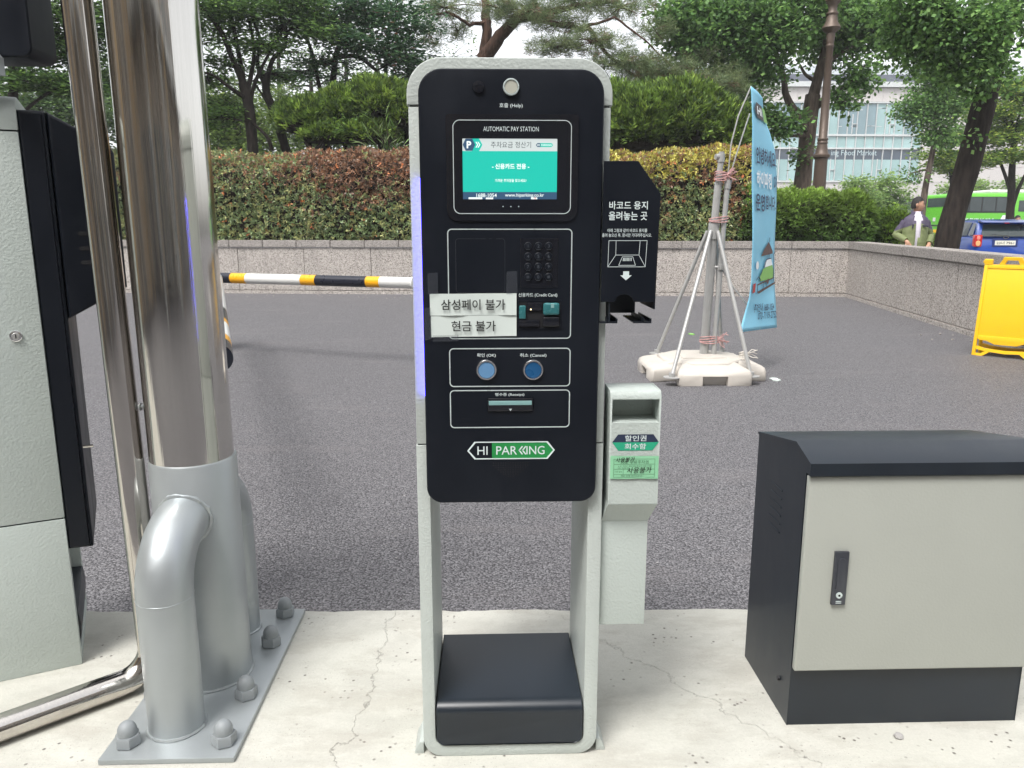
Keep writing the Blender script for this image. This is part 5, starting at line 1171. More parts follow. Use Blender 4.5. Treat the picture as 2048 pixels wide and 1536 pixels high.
# ================================================================== BLUE HATCHBACK
CAR = thing('parked_car', 'small blue hatchback seen from behind past the leaning trunk', 'car', (14.06, 20.80, -.03), R(-10), local=True)
CB = plain('blue_car_paint', (.008, .045, .26), .22, var=.05, coat=.8); CG = glassy('car_glass', (.025, .035, .035), .05, .5, 3)
def cpart(nm, m, f, parent=CAR, sm=40): mb = MB(); f(mb); return mb.build(nm, m, parent, sm)
def carbody(m):
    W = .80; rings = []
    st_ = [(-.02, .30, .78, .70), (.06, .24, .90, .775), (.35, .22, .93, .80), (1.2, .22, .93, .80), (2.2, .22, .94, .80), (2.75, .24, .90, .795), (3.2, .26, .78, .76), (3.42, .30, .66, .66), (3.5, .36, .55, .55)]
    for y, z0, z1, w in st_:
        rings.append([(-w + .06, y, z0), (w - .06, y, z0), (w, y, z0 + .10), (w, y, z1 - .18), (w - .03, y, z1 - .04), (w - .13, y, z1), (-w + .13, y, z1), (-w + .03, y, z1 - .04), (-w, y, z1 - .18), (-w, y, z0 + .10)])
    m.loft(rings)
cpart('body', CB, carbody)
def green(m):
    st_ = [(.02, .86, .70, .86), (.12, 1.15, .66, .86), (.28, 1.40, .60, .86), (.6, 1.475, .575, .86), (1.3, 1.485, .575, .86), (1.75, 1.42, .585, .86), (2.45, 1.0, .64, .86), (2.62, .90, .68, .86)]
    m.loft([[(-.72, y, .88), (.72, y, .88), (w + .02, y, z - .06), (w - .10, y, z), (-w + .10, y, z), (-w - .02, y, z - .06)] for y, z, w, _ in st_])
cpart('cabin', CB, green)
def rglass(m): m.add([(-.58, -.022, .915), (.58, -.022, .915), (.60, .035, .98), (.52, .19, 1.30), (-.52, .19, 1.30), (-.60, .035, .98)], [(0, 1, 2, 5), (5, 2, 3, 4)])
cpart('rear_window', CG, rglass)
cpart('wiper', BK, lambda m: m.tube([(.05, -.045, .935), (-.38, -.045, .97)], .010, 6))
cpart('spoiler', CB, lambda m: m.prism([(.02, 1.345), (.0, 1.365), (.26, 1.455), (.40, 1.455), (.36, 1.40)], -.60, .60, 'x', bev=.02, bevback=True))
cpart('brake_light', plain('red_lamp', (.45, .008, .008), .2), lambda m: m.box(-.06, .06, -.002, .01, 1.335, 1.35))
for s in (-1, 1):
    tl = cpart('tail_light', plain('red_lens', (.42, .012, .010), .15, coat=.6), lambda m: m.prism(rrect(s * .685 - .095, .69, s * .685 + .095, .96, .03, 4), -.045, .10, 'y', bev=.02, seg=3))
    cpart('lamp_lens', plain('amber_lens', (.62, .36, .16), .2), lambda m: m.tube([(s * .69, -.045, .765), (s * .69, -.055, .765)], [.062, .055], 18), tl)
    cpart('lamp_lens', plain('pink_lens', (.65, .2, .16), .2), lambda m: m.tube([(s * .69, -.045, .885), (s * .69, -.053, .885)], [.048, .040], 18), tl)
cpart('bumper', CB, lambda m: m.box(-.79, .79, -.10, .10, .26, .52, .05, 4))
cpart('number_plate', plain('cream_plate', (.62, .62, .54), .4), lambda m: m.prism(rrect(-.26, .725, .26, .825, .01, 3), -.036, -.026, 'y'))
cpart('plate_lettering', 'blackink', lambda m: text(m, '23너 7961', 0, .775, w=.44, h=.066, y=-.038, weight=.01))
cpart('plate_recess_shade', plain('recess_shade_blue', (.004, .02, .12), .5), lambda m: m.box(-.32, .32, -.030, -.02, .69, .86, .004, 1))  # flat panel; the shade of a recess is put into its darker blue
cpart('badge', 'chrome', lambda m: m.ring([(.07 * math.cos(t), 0.895 + .03 * math.sin(t)) for t in np.linspace(0, 2 * math.pi, 20, endpoint=False)], [(.055 * math.cos(t), 0.895 + .02 * math.sin(t)) for t in np.linspace(0, 2 * math.pi, 20, endpoint=False)], -.045, -.03))
def sideglass(m):
    for (y0, y1, a, b_) in ((.62, 1.32, 1.37, 1.38), (1.38, 2.1, 1.38, 1.16)): m.add([(-.735, y0, .93), (-.735, y1 + (.25 if y1 > 2 else 0), .93), (-.618, y1 - (.18 if y1 > 2 else 0), b_ + (.12 if y1 > 2 else 0) ), (-.618, y0 + .02, a)], [(0, 1, 2, 3)])
    m.add([(-.735, .22, .95), (-.735, .56, .93), (-.622, .56, 1.35), (-.622, .36, 1.33)], [(0, 1, 2, 3)])
cpart('side_window', CG, sideglass)
cpart('wing_mirror', CB, lambda m: m.box(-.95, -.80, 2.02, 2.12, .92, 1.04, .03, 3))
cpart('door_handle', 'chrome', lambda m: (m.box(-.83, -.80, .80, .95, .80, .825, .008, 2)))
for y in (.55, 2.9):
    for s in (-1, 1):
        wh = cpart('wheel', BK, lambda m: m.cyl((s * .80 - (.16 if s > 0 else -.0) - .02, y, .29), .29, .18, 'x', 28)); cpart('rim', 'galv', lambda m: m.cyl((s * .80 + (-.21 if s < 0 and False else 0) + (-.03 if s < 0 else .0), y, .29), .19, .012, 'x', 16), wh)

for o_ in CAR.children_recursive:
    if o_.type == 'MESH' and not o_.name.startswith(('wheel', 'rim')):
        for v_ in o_.data.vertices:
            z_ = v_.co.z
            if z_ > .93: v_.co.z = 1.075 + (z_ - .93) * .82
            elif z_ > .3: v_.co.z = .3 + (z_ - .3) * 1.23
# ================================================================== PEOPLE
def human(label, loc, rz, head_rz, c, larm, rarm, H=1.75, stuff=None):
    o = thing('person', label, 'person', loc, rz, None, True); k = H / 1.75
    # continuous skin body: pelvis-rooted skeleton
    V = [(0, 0, .93), (0, .0, 1.15), (0, -.01, 1.38), (0, .0, 1.50), (0, .015, 1.58), (-.145, -.01, 1.37), (.145, -.01, 1.37)]
    E_ = [(0, 1), (1, 2), (2, 3), (3, 4), (2, 5), (2, 6)]; Rr = [.15, .13, .13, .062, .058, .05, .05]
    def add(p, r, par): V.append(p); Rr.append(r); E_.append((par, len(V) - 1)); return len(V) - 1
    for s, (el, wr, fd) in ((-1, rarm), (1, larm)):
        a = add(el, .042, 5 if s < 0 else 6); b_ = add(wr, .029, a); d = Vector(fd).normalized(); w = Vector(wr)
        pm = add(tuple(w + d * .075), .036, b_); sd = d.cross(Vector((0, 1, 0)) if abs(d.y) < .8 else Vector((0, 0, 1))).normalized(); dn = sd.cross(d)
        for q, L in ((-.030, .070), (-.011, .082), (.010, .078), (.029, .062)):
            f0 = add(tuple(w + d * .105 + sd * q), .0105, pm); f1 = add(tuple(w + d * (.105 + L * .5) + sd * q * 1.1 + dn * .006), .0095, f0); add(tuple(w + d * (.105 + L * .85) + sd * q * 1.1 + dn * .026), .008, f1)
        t0 = add(tuple(w + d * .045 + sd * -.040 * (1 if s < 0 else -1)), .012, b_); add(tuple(w + d * .085 + sd * -.058 * (1 if s < 0 else -1) + dn * .02), .010, t0)
    for s in (-1, 1):
        h = add((s * .095, 0, .88), .09, 0); kn = add((s * .105, .02, .49), .058, h); an = add((s * .11, -.01, .09), .042, kn); add((s * .12, .13, .035), .038, an)
    me = bpy.data.meshes.new('body'); me.from_pydata([tuple(Vector(v) * k) for v in V], E_, []); b = bpy.data.objects.new('body', me); link(b, o)
    md = b.modifiers.new('skin', 'SKIN'); b.modifiers.new('sub', 'SUBSURF').levels = 2
    for i, r in enumerate(Rr): me.skin_vertices[0].data[i].radius = (r * k, r * k)
    me.skin_vertices[0].data[0].use_root = True
    dg = bpy.context.evaluated_depsgraph_get(); dg.update(); m2 = bpy.data.meshes.new_from_object(b.evaluated_get(dg)); bpy.data.objects.remove(b)
    mb = MB(); mb.add([v.co[:] for v in m2.vertices], [tuple(p.vertices) for p in m2.polygons])
    hz = Matrix.Translation((0, .02, 1.645 * k)) @ Matrix.Rotation(head_rz, 4, 'Z')
    n, m_ = 20, 14; vs = []
    for j in range(m_ + 1):
        a = math.pi * (j / m_ - .5)
        for i in range(n):
            t = 2 * math.pi * i / n; x = math.cos(a) * math.cos(t) * .076; y = math.cos(a) * math.sin(t) * .094; z = math.sin(a) * .122
            if z < 0: x *= 1 - .28 * (-z / .12); y = y * (1 - .10 * (-z / .12)) + (.014 if y > 0 else .0) * (-z / .12)
            f = max(0, math.sin(t)) ** 6 * math.cos(a)
            if abs(math.cos(t)) < .32 and y > 0: y += .020 * math.exp(-((z + .020) / .020) ** 2) + .006 * math.exp(-((z + .066) / .012) ** 2) - .006 * math.exp(-((z - .010) / .014) ** 2) + .008 * math.exp(-((z + .098) / .02) ** 2)
            vs.append((x, y, z))
    fs = [(j * n + i, j * n + (i + 1) % n, (j + 1) * n + (i + 1) % n, (j + 1) * n + i) for j in range(m_) for i in range(n)]
    mb.add([tuple(Vector(v) * k) for v in vs], fs, hz)
    for s in (-1, 1): mb.lathe([(.004, -.032), (.016, -.022), (.018, 0), (.020, .02), (.008, .032)], (s * .078 * k, -.008, -.01), 8, hz)
    skin = mb.build('body', plain('skin', c['skin'], .5, var=.08), o, 60)
    # face
    for s in (-1, 1):
        q = MB(); q.lathe([(.002, -.004), (.011, 0), (.002, .004)], (s * .030 * k, .090 * k, .012 * k), 8, hz); q.box((s * .03 - .017) * k, (s * .03 + .017) * k, .086 * k, .0945 * k, .028 * k, .034 * k, 0, 1, hz); q.build('eye', 'blackink', skin)
    q = MB(); q.box(-.024 * k, .024 * k, .086 * k, .1005 * k, -.0680 * k, -.0620 * k, .001, 1, hz); q.build('mouth', plain('lips', (.24, .07, .055), .5), skin)
    hv = []; hn = 24
    for j in range(13):
        a = math.pi * (-.17 + .67 * j / 12)
        for i in range(hn):
            t = 2 * math.pi * i / hn; r = 1.10 + .03 * mnoise.noise(Vector((t * 2, a * 4, 1))); y = math.cos(a) * math.sin(t) * .094 * r; z = math.sin(a) * .122 * r * 1.02
            if math.sin(t) > .25 and z < .062: y = min(y, .055); z = z if math.sin(t) < .25 else max(z, .055)
            if math.sin(t) > -.2 and z < .0 and math.sin(t) <= .25: z = max(z, -.012)
            hv.append(tuple(Vector((math.cos(a) * math.cos(t) * .076 * r, y - .004, z + .004)) * k))
    q = MB(); q.add(hv, [(j * hn + i, j * hn + (i + 1) % hn, (j + 1) * hn + (i + 1) % hn, (j + 1) * hn + i) for j in range(12) for i in range(hn)], hz); q.build('hair', plain('black_hair', (.012, .010, .010), .75, var=.3, vs=60), o, 80)
    # shirt then open jacket, trousers, shoes
    def ring(z, a, b_, cy=0, nn=28, wr=0): return [((a + wr * mnoise.noise(Vector((math.cos(t) * 3, z * 9, math.sin(t) * 3)))) * math.cos(t) * k, (cy + (b_ + wr * mnoise.noise(Vector((math.cos(t) * 4, z * 8, 4 + math.sin(t) * 3)))) * math.sin(t)) * k, z * k) for t in np.linspace(0, 2 * math.pi, nn, endpoint=False)]
    q = MB(); q.loft([ring(.90, .165, .125), ring(1.1, .165, .125), ring(1.3, .172, .135), ring(1.42, .15, .120), ring(1.47, .10, .10), ring(1.50, .074, .086), ring(1.535, .070, .080)], cap=False)
    q.build('shirt', plain('shirt_cloth', c['shirt'], .8, var=.05), o, 60)
    sh = [(.84, .200, .155), (.90, .212, .165), (1.0, .215, .165), (1.1, .213, .163), (1.2, .210, .158), (1.3, .212, .152), (1.38, .205, .142), (1.43, .180, .125), (1.465, .130, .105), (1.50, .088, .092), (1.535, .086, .09)]
    rings = [ring(z, a, b_, 0, 32, .012) for z, a, b_ in sh]
    gap = c.get('gap', 1)
    q = MB(); q.loft(rings, cap=False, skip=lambda i, j: gap and ((j == 7 or (j == 8 and i >= 3)) or (i >= 6 and j in (6, 9)) or (i >= 8 and j in (5, 10))))
    for s, (el, wr_, fd) in ((-1, rarm), (1, larm)):
        S = Vector((s * .155, -.01, 1.365)); e = Vector(el); w = Vector(wr_); P_ = []; rad = []
        for a_, b__, r0, r1, nseg in ((S, e, .074, .064, 6), (e, w.lerp(e, .08), .066, .048, 6)):
            for i in range(nseg + (1 if b__ is not e else 0)):
                t = i / nseg; P_.append(tuple(a_.lerp(b__, t) * k)); rad.append((r0 + (r1 - r0) * t + .005 * math.sin(i * 2.3)) * k)
        q.tube(P_, rad, 14)
    jm, t, bb = nt('jacket_cloth'); setp(bb, rough=.7); g = t.nodes.new('ShaderNodeTexCoord'); sp_ = t.nodes.new('ShaderNodeSeparateXYZ'); t.links.new(g.outputs['Object'], sp_.inputs[0])
    ax_ = mathn(t, 'ABSOLUTE', sp_.outputs[0]); zz = mathn(t, 'ADD', sp_.outputs[2], mathn(t, 'MULTIPLY', ax_, .45))
    f_ = ramp(t, mathn(t, 'MULTIPLY', zz, .5), [(.675 * k, 0), (.677 * k, 1)]); cu = ramp(t, mathn(t, 'ADD', mathn(t, 'MULTIPLY', mathn(t, 'SUBTRACT', ax_, .205 * k), 30), 0), [(0, 0), (1, 1)])
    low = mathn(t, 'MULTIPLY', cu, ramp(t, sp_.outputs[2], [(1.02 * k / 2 * 0 + .5, 0), (.51, 0)]))
    nz_ = tnoise(t, g.outputs['Object'], 9, 4)
    t.links.new(mix(t, f_, mix(t, nz_, tuple(x * .8 for x in c['j1']), tuple(x * 1.2 for x in c['j1'])), mix(t, nz_, tuple(x * .85 for x in c['j2']), tuple(x * 1.15 for x in c['j2']))), bb.inputs['Base Color'])
    bump(t, bb, tnoise(t, g.outputs['Object'], 14, 3), .02, .7)
    jk = q.build('jacket', jm, o, 60); md = jk.modifiers.new('thick', 'SOLIDIFY'); md.thickness = .006
    q = MB()
    for s in (-1, 1): q.tube([tuple(Vector(p) * k) for p in ((s * .085, 0, .98), (s * .10, .0, .85), (s * .105, .01, .5), (s * .11, -.01, .09))], [.11 * k, .105 * k, .075 * k, .062 * k], 14)
    q.build('trousers', plain('trouser_cloth', c['leg'], .8), o, 60)
    for s in (-1, 1): q = MB(); q.box((s * .11 - .05) * k, (s * .11 + .05) * k, -.10 * k, .19 * k, 0, .085 * k, .03, 3); q.build('shoe', 'rubber', o)
    return o, jk, k
mloc = at(1829, 470, 13.35)
man, jk, kk = human('man in a green and purple jacket over a white shirt behind the wall', (mloc.x, mloc.y, -.04), R(170), R(68),
    dict(skin=(.42, .235, .155), shirt=(.66, .62, .70), j1=(.15, .18, .075), j2=(.065, .053, .090), leg=(.03, .03, .04)),
    ((.285, -.06, 1.15), (.155, .13, 1.04), (-.35, .3, -.8)), ((-.27, -.05, 1.13), (-.20, .13, .99), (.3, .5, -.5)), 1.77)
LOCAL[jk] = Vector((0, 0, 0))
q = MB(); q.prism([(-.155, 1.31), (-.06, 1.325), (-.06, 1.30), (-.155, 1.285)], .150, .160, 'y'); q.prism([(.075, 1.33), (.105, 1.34), (.105, 1.27), (.085, 1.27)], .146, .156, 'y'); q.build('pocket_flap', plain('dark_trim', (.03, .028, .05), .7), jk)
p2 = at(2031, 470, 24)
pw, jk2, kk = human('person in a dark plum jacket holding white papers beyond the blue car', (p2.x, p2.y, -.10), R(150), R(50),
    dict(skin=(.38, .21, .15), shirt=(.10, .05, .05), j1=(.055, .035, .05), j2=(.075, .045, .05), leg=(.02, .02, .03), gap=0),
    ((.27, .02, 1.14), (.12, .26, 1.20), (-.5, .5, .2)), ((-.27, .02, 1.14), (-.10, .28, 1.16), (.5, .5, .2)), 1.72)
pp_ = thing('papers', 'bundle of white papers held against the plum jacket', 'papers', (p2.x, p2.y, 1.0), R(150), local=True)
q = MB(); q.prism([(-.02, .12), (.22, .16), (.19, .42), (-.06, .36)], .30, .315, 'y'); q.build('sheet', 'paper', pp_)
q = MB(); q.box(.10, .26, .318, .36, .34, .44, .02, 2); q.build('folder', 'red', pp_)

# ================================================================== BANNER STAND
bs = thing('banner_stand', 'grey telescopic pole with four splayed legs on an off-white plastic base', 'banner stand', (1.95, 6.93, -.12))
BX, BY = 1.95, 6.93
def blk(x0, x1, y0, y1, z0, z1, name='base_block', T=None, bev=.045): mb = MB(); mb.box(x0, x1, y0, y1, z0, z1, bev, 4, T); return mb.build(name, 'stand', bs, 60)
def slope(P0, name='base_block'):
    """a moulded lobe: footprint outline that rises to a rounded top"""
    c = Vector((BX, BY, 0)); rings = []
    for z, k in ((-.118, .985), (-.11, 1.0), (-.02, 1.0), (.005, .985), (.020, .95), (.030, .86), (.042, .5)):
        rings.append([(c.x + p[0] * (1 if k > .9 else 1) * (k if abs(p[0]) > .1 or True else 1), c.y + p[1] * k, z) for p in P0])
    mb = MB(); mb.loft(rings); return mb.build(name, 'stand', bs, 50)
for ang in (0, 90, 180, 270):
    T = Matrix.Translation((BX, BY, 0)) @ Matrix.Rotation(R(ang), 4, 'Z')
    mb = MB()
    rings = []
    for z, inset, oy in ((-.118, .006, .0), (-.112, 0, 0), (-.035, 0, 0), (.0, .012, .012), (.018, .03, .04), (.034, .06, .12), (.052, .09, .22)):
        w = .325 - inset; y0 = -.515 + oy
        rings.append([(-w, y0 + .02, z), (-w + .02, y0, z), (-.11, y0, z), (-.11, y0 + (.06 if z < -.06 else 0), z), (.11, y0 + (.06 if z < -.06 else 0), z), (.11, y0, z), (w - .02, y0, z), (w, y0 + .02, z), (w - .06, -.20, z), (-w + .06, -.20, z)])
    mb.loft(rings, T=T); mb.build('base_block', 'stand', bs, 50)
mb = MB(); oct_ = [(BX + .40 * math.cos(R(a)), BY + .40 * math.sin(R(a))) for a in range(22, 382, 45)]; mb.prism(oct_, .064, -.10, 'z', bev=.03, seg=4); mb.build('base_centre', 'stand', bs, 50)
mb = MB(); mb.prism([(BX - .20, BY - .17), (BX + .20, BY - .17), (BX + .17, BY + .17), (BX - .17, BY + .17)], .074, .06, 'z', bev=.006); mb.build('socket_plate', 'stand', bs)
mb = MB(); mb.tube([(2.005, 7.0, .072), (2.040, 7.0, 1.235)], .040, 24); mb.build('lower_pole', 'galv', bs)
mb = MB(); mb.tube([(2.036, 7.0, 1.12), (2.040, 7.0, 1.26)], .050, 24); mb.tube([(2.040, 7.0, 1.262), (2.0405, 7.0, 1.28)], .047, 24); cl_ = mb.build('leg_collar', 'galv', bs)
mb = MB(); mb.tube([(2.040, 7.0, 1.236), (2.058, 7.0, 1.60), (2.058, 7.0, 1.60), (2.059, 7.0, 1.615)], [.033, .033, .037, .037], 24); mb.build('middle_pole', 'galv', bs)
mb = MB(); mb.tube([(2.059, 7.0, 1.616), (2.072, 7.0, 1.79)], .026, 20); mb.tube([(2.071, 7.0, 1.79), (2.074, 7.0, 1.862)], .033, 20); mb.tube([(2.074, 7.0, 1.862), (2.0745, 7.0, 1.878)], .024, 16); mb.tube([(2.07, 7.0, 1.835), (2.02, 6.99, 1.835)], [.022, .026], 16); mb.build('upper_pole', 'galv', bs)
mb = MB(); mb.tube([(2.085, 6.96, .072), (2.118, 6.97, 1.24), (2.135, 6.98, 1.56)], .0235, 18); mb.tube([(2.135, 6.98, 1.56), (2.142, 6.98, 1.635)], .030, 18); mb.build('side_pole', 'galv', bs)
for lx, ly in ((1.585, 6.47), (2.285, 6.50), (1.64, 7.33), (2.28, 7.35)):
    mb = MB(); d = Vector((lx - 2.036, ly - 7.0, 0)).normalized() * .055; mb.tube([(2.036 + d.x, 7.0 + d.y, 1.19), (lx, ly, -.045 if ly < 7 else .03)], .0175, 14); lg = mb.build('leg', 'galv', bs)
    mb = MB(); mb.cyl((lx, ly, -.052 if ly < 7 else .02), .075, .008, 'z', 18); mb.cyl((lx, ly, -.05 if ly < 7 else .02), .028, .04, 'z', 12); mb.build('foot_plate', 'galv', lg)
mb = MB(); mb.box(2.085, 2.135, 6.93, 6.99, .845, .90, .004, 2); mb.tube([(2.03, 6.99, .87), (2.13, 6.96, .87)], .012, 10); mb.build('clamp', 'galv', bs)
mb = MB(); mb.tube([(2.13, 6.96, .84), (2.24, 6.96, .68), (2.40, 6.98, .50)], .007, 8); mb.build('lower_rod', 'galv', bs)
for P in ([(2.132, 6.98, 1.62), (2.15, 6.98, 1.95), (2.20, 6.98, 2.18), (2.298, 6.98, 2.425)], [(2.142, 6.98, 1.62), (2.20, 6.98, 1.85), (2.300, 6.98, 2.20)]):
    mb = MB(); mb.tube(P, .0065, 8); mb.build('flex_rod', 'galv', bs)
def twine(name, label, c, r, mat, n=4, ends=7, L=.10, rx=1.7):
    o = tag(bpy.data.objects.new(name, None), label, 'twine'); o.location = c; col.objects.link(o); LOCAL[o] = Vector(c)
    q = MB(); c = Vector(c)
    for i in range(n):
        z = (i - n / 2) * .014; q.tube([(c.x + math.cos(t) * r * rx, c.y + math.sin(t) * r, c.z + z + .012 * math.sin(t + i)) for t in np.linspace(0, 2 * math.pi, 17)], .0048, 6, False)
    q.build('wrap', mat, o)
    q = MB()
    for i in range(ends):
        a = random.uniform(-1.2, 1.2); s = Vector((c.x + r * rx * .8, c.y - r * .6, c.z)); e = s + Vector((math.cos(a) * L, random.uniform(-.05, .02), math.sin(a) * L * .9)); q.tube([s, s.lerp(e, .5) + Vector((0, 0, random.uniform(-.02, .03))), e], .0038, 5)
    q.build('loose_end', mat, o)['kind'] = 'stuff'
    return o
twine('twine', 'pink plastic twine tied round the two poles just above the off-white base', (2.045, 6.985, .215), .052, 'pinkcord')
twine('twine', 'pink and white twine bound round the poles at the collar where the legs splay', (2.075, 6.985, 1.30), .050, 'pinkcord', 3, 0)
twine('twine', 'bunched pink twine knotted near the top of the grey pole', (2.075, 6.985, 1.675), .045, 'pinkcord', 5, 12, .09, 1.2)
twine('twine', 'white twine knot tying the lower banner corner to the front leg', (2.235, 6.60, .13), .030, 'whitecord', 4, 6, .10, 1.0)

# ---- banner cloth
bn = thing('banner', 'tall narrow sky-blue banner with navy and white lettering hanging at an angle beside its pole', 'banner', (2.40, 6.95, .27))
Lk = [(172, 1502, 6.97), (250, 1503, 6.95), (420, 1503, 6.93), (560, 1503.5, 6.92), (595, 1500, 6.90), (630, 1490, 6.84), (665, 1480, 6.72)]
Rk = [(196, 1524, 7.15), (235, 1528, 7.30), (265, 1541, 7.36), (300, 1552, 7.42), (345, 1555, 7.45), (400, 1554, 7.45), (560, 1549, 7.40), (655, 1552, 7.34)]
def kint(K, t):
    py = K[0][0] + (K[-1][0] - K[0][0]) * t
    for a, b_ in zip(K[:-1], K[1:]):
        if py <= b_[0] + 1e-6: f_ = (py - a[0]) / (b_[0] - a[0]); return at(a[1] + (b_[1] - a[1]) * f_, py, a[2] + (b_[2] - a[2]) * f_)
    return at(K[-1][1], py, K[-1][2])
def BS(u, t, off=0):
    a, b_ = kint(Lk, t), kint(Rk, t); p = a.lerp(b_, u); n = Vector((b_.y - a.y, -(b_.x - a.x), 0)).normalized()
    return p + n * (.008 * math.sin(u * 3 + t * 4) + .004 * math.sin(t * 13 + u * 2)) + n * off
nu, nv = 14, 60; mb = MB(); mb.add([tuple(BS(i / nu, j / nv)) for j in range(nv + 1) for i in range(nu + 1)], [(j * (nu + 1) + i, (j + 1) * (nu + 1) + i, (j + 1) * (nu + 1) + i + 1, j * (nu + 1) + i + 1) for j in range(nv) for i in range(nu)])
cloth = mb.build('cloth', 'banner', bn, 80); md = cloth.modifiers.new('thick', 'SOLIDIFY'); md.thickness = .002; md.offset = -1
sgn = 1 if (BS(.5, .5, .01) - Vector((0, 0, 1.2))).length < BS(.5, .5).__sub__(Vector((0, 0, 1.2))).length else -1
def bprint(name, mat, f, o=.004):
    o += .010
    q = MB(); f(q); q.v = [tuple(BS(v[0], v[2], sgn * (o + (v[1] * -.001 if v[1] else 0)))) for v in q.v]; return q.build(name, mat, cloth)
def bt(q, s, u, t, w, h, weight=.01): v, f, a = textmesh(s, weight); q.add([(u + x * w, 0, t - y * h) for x, y in v], f)
bprint('banner_lettering', 'navyink', lambda q: (bt(q, '안녕하세요!', .53, .275, .86, .070, .022), bt(q, '이', .885, .375, .13, .070, .022), bt(q, '운영', .26, .468, .36, .072, .022), bt(q, '합니다.', .70, .462, .42, .062, .02), bt(q, '주차안내 1688-1054', .56, .905, .66, .036, .012), bt(q, '070-7119-2752', .68, .940, .56, .030, .006)))
bprint('banner_lettering', 'whiteink', lambda q: bt(q, '하이파킹', .43, .372, .62, .068, .025))
bprint('badge_shape', 'brown', lambda q: q.add([(.06, 0, .088), (.20, 0, .056), (.62, 0, .056), (.62, 0, .120), (.20, 0, .120)], [(0, 1, 2, 3, 4)]), .003).data.materials[0] = plain('badge_grey', (.06, .055, .06), .6)
bprint('badge_lettering', 'whiteink', lambda q: bt(q, 'HI', .38, .088, .34, .034, .03), .006)
bprint('badge_print', 'cargreen', lambda q: q.add([(.64, 0, .056), (.95, 0, .056), (.95, 0, .120), (.64, 0, .120)], [(0, 1, 2, 3)]), .003)
def cartoon():
    P = lambda L, y=0: [(a, y, b_) for a, b_ in L]
    def poly(q, L): q.add(P(L), [tuple(range(len(L)))])
    bprint('drawn_lamp_shade', 'brown', lambda q: poly(q, [(.36, .690), (.48, .662), (.68, .628), (.74, .640), (.86, .668), (.86, .678)]), .004)
    bprint('drawn_car', 'cargreen', lambda q: poly(q, [(.34, .795), (.34, .770), (.44, .745), (.60, .735), (.86, .727), (.90, .745), (.92, .780), (.86, .785)]), .004)
    bprint('drawn_windscreen', 'whiteink', lambda q: (poly(q, [(.50, .738), (.54, .715), (.66, .700), (.80, .700), (.86, .727)]), poly(q, [(.19 + .07 * math.cos(t), .728 + .017 * math.sin(t)) for t in np.linspace(0, 6.28, 14, endpoint=False)])), .005)
    bprint('drawn_wheels', 'brown', lambda q: (poly(q, [(.66 + .05 * math.cos(t), .790 + .018 * math.sin(t)) for t in np.linspace(0, 6.28, 14, endpoint=False)]), poly(q, [(.22, .838), (.95, .800), (.95, .808), (.30, .846)]), poly(q, [(.22, .806), (.90, .780), (.90, .785), (.22, .812)])), .006)
    bprint('drawn_pump', 'red', lambda q: poly(q, [(.04, .805), (.15, .800), (.15, .838), (.05, .842)]), .005)
    def ln(q):
        for a, b_ in (((.70, .610), (.70, .630)), ((.70, .675), (.70, .700)), ((.16, .79), (.24, .775)), ((.24, .775), (.36, .79)), ((.24, .81), (.24, .84)), ((.50, .80), (.50, .83)), ((.90, .68), (.90, .80)), ((.90, .68), (.98, .668)), ((.44, .745), (.34, .770)), ((.50, .738), (.60, .703)), ((.60, .703), (.80, .698))):
            d = Vector((b_[0] - a[0], (b_[1] - a[1]) * 6)); n_ = Vector((-d.y, d.x)).normalized() * .012
            q.add(P([(a[0] + n_.x, a[1] + n_.y / 6), (a[0] - n_.x, a[1] - n_.y / 6), (b_[0] - n_.x, b_[1] - n_.y / 6), (b_[0] + n_.x, b_[1] + n_.y / 6)]), [(0, 1, 2, 3)])
    bprint('drawn_lines', 'navyink', ln, .0065)
cartoon()

# ================================================================== YELLOW A-FRAME SIGN BOARD
af = thing('sign_board', 'yellow plastic A-frame sign board with carry handle, cut by the right edge', 'sign board', (5.205, 8.02, -.12), math.atan2(-.733, .68), local=True)
def leaf_(y0, lean, name):
    S = Matrix.Rotation(lean, 4, 'X')
    T = Matrix.Translation((0, y0, 0)) @ S
    def bx(q, x0, x1, z0, z1, a=0, b_=.03, bev=.006): q.box(x0, x1, a, b_, z0, z1, bev, 2, T)
    q = MB(); bx(q, .028, .575, .205, .930, .008, .026, .002); pn = q.build(name, 'yellow', af)
    q = MB(); bx(q, 0, .034, .0, .985, 0, .034); q.build('side_rail', 'yellow', af); q = MB(); bx(q, .570, .604, .0, .985, 0, .034); q.build('side_rail', 'yellow', af)
    q = MB(); bx(q, .034, .570, .925, .968, 0, .034); q.build('top_rail', 'yellow', af)
    q = MB(); q.prism([(.034, .215), (.034, .185), (.055, .165), (.12, .165), (.20, .130), (.40, .130), (.48, .165), (.545, .165), (.570, .185), (.570, .215)], .0, .034, 'y', bev=.004, T=T); q.build('lower_rail', 'yellow', af)
    q = MB()
    for s in (0, 1):
        X = (lambda x: x) if s == 0 else (lambda x: .604 - x)
        q.prism([(X(.034), .105), (X(.034), .070), (X(.125), .052), (X(.20), .035 + .012), (X(.302), .040), (X(.302), .075), (X(.20), .080), (X(.12), .085)], .0, .034, 'y', T=T)
        q.prism([(X(.034), .0), (X(.10), .0), (X(.165), .048), (X(.125), .052), (X(.085), .028), (X(.034), .028)], .0, .034, 'y', T=T)
    q.build('foot_brace', 'yellow', af)
    q = MB(); bx(q, -.004, .075, .969, 1.025, -.006, .036, .008); bx(q, -.016, .004, .985, 1.008, .005, .025, .004); q.build('hinge_lug', 'yellow', af)
    q = MB(); q.ring([(.135, .969), (.175, 1.048), (.335, 1.048), (.375, .969)], [(.185, .972), (.205, 1.018), (.305, 1.018), (.325, .972)], 0, .034, T=T); q.build('carry_handle', 'yellow', af)
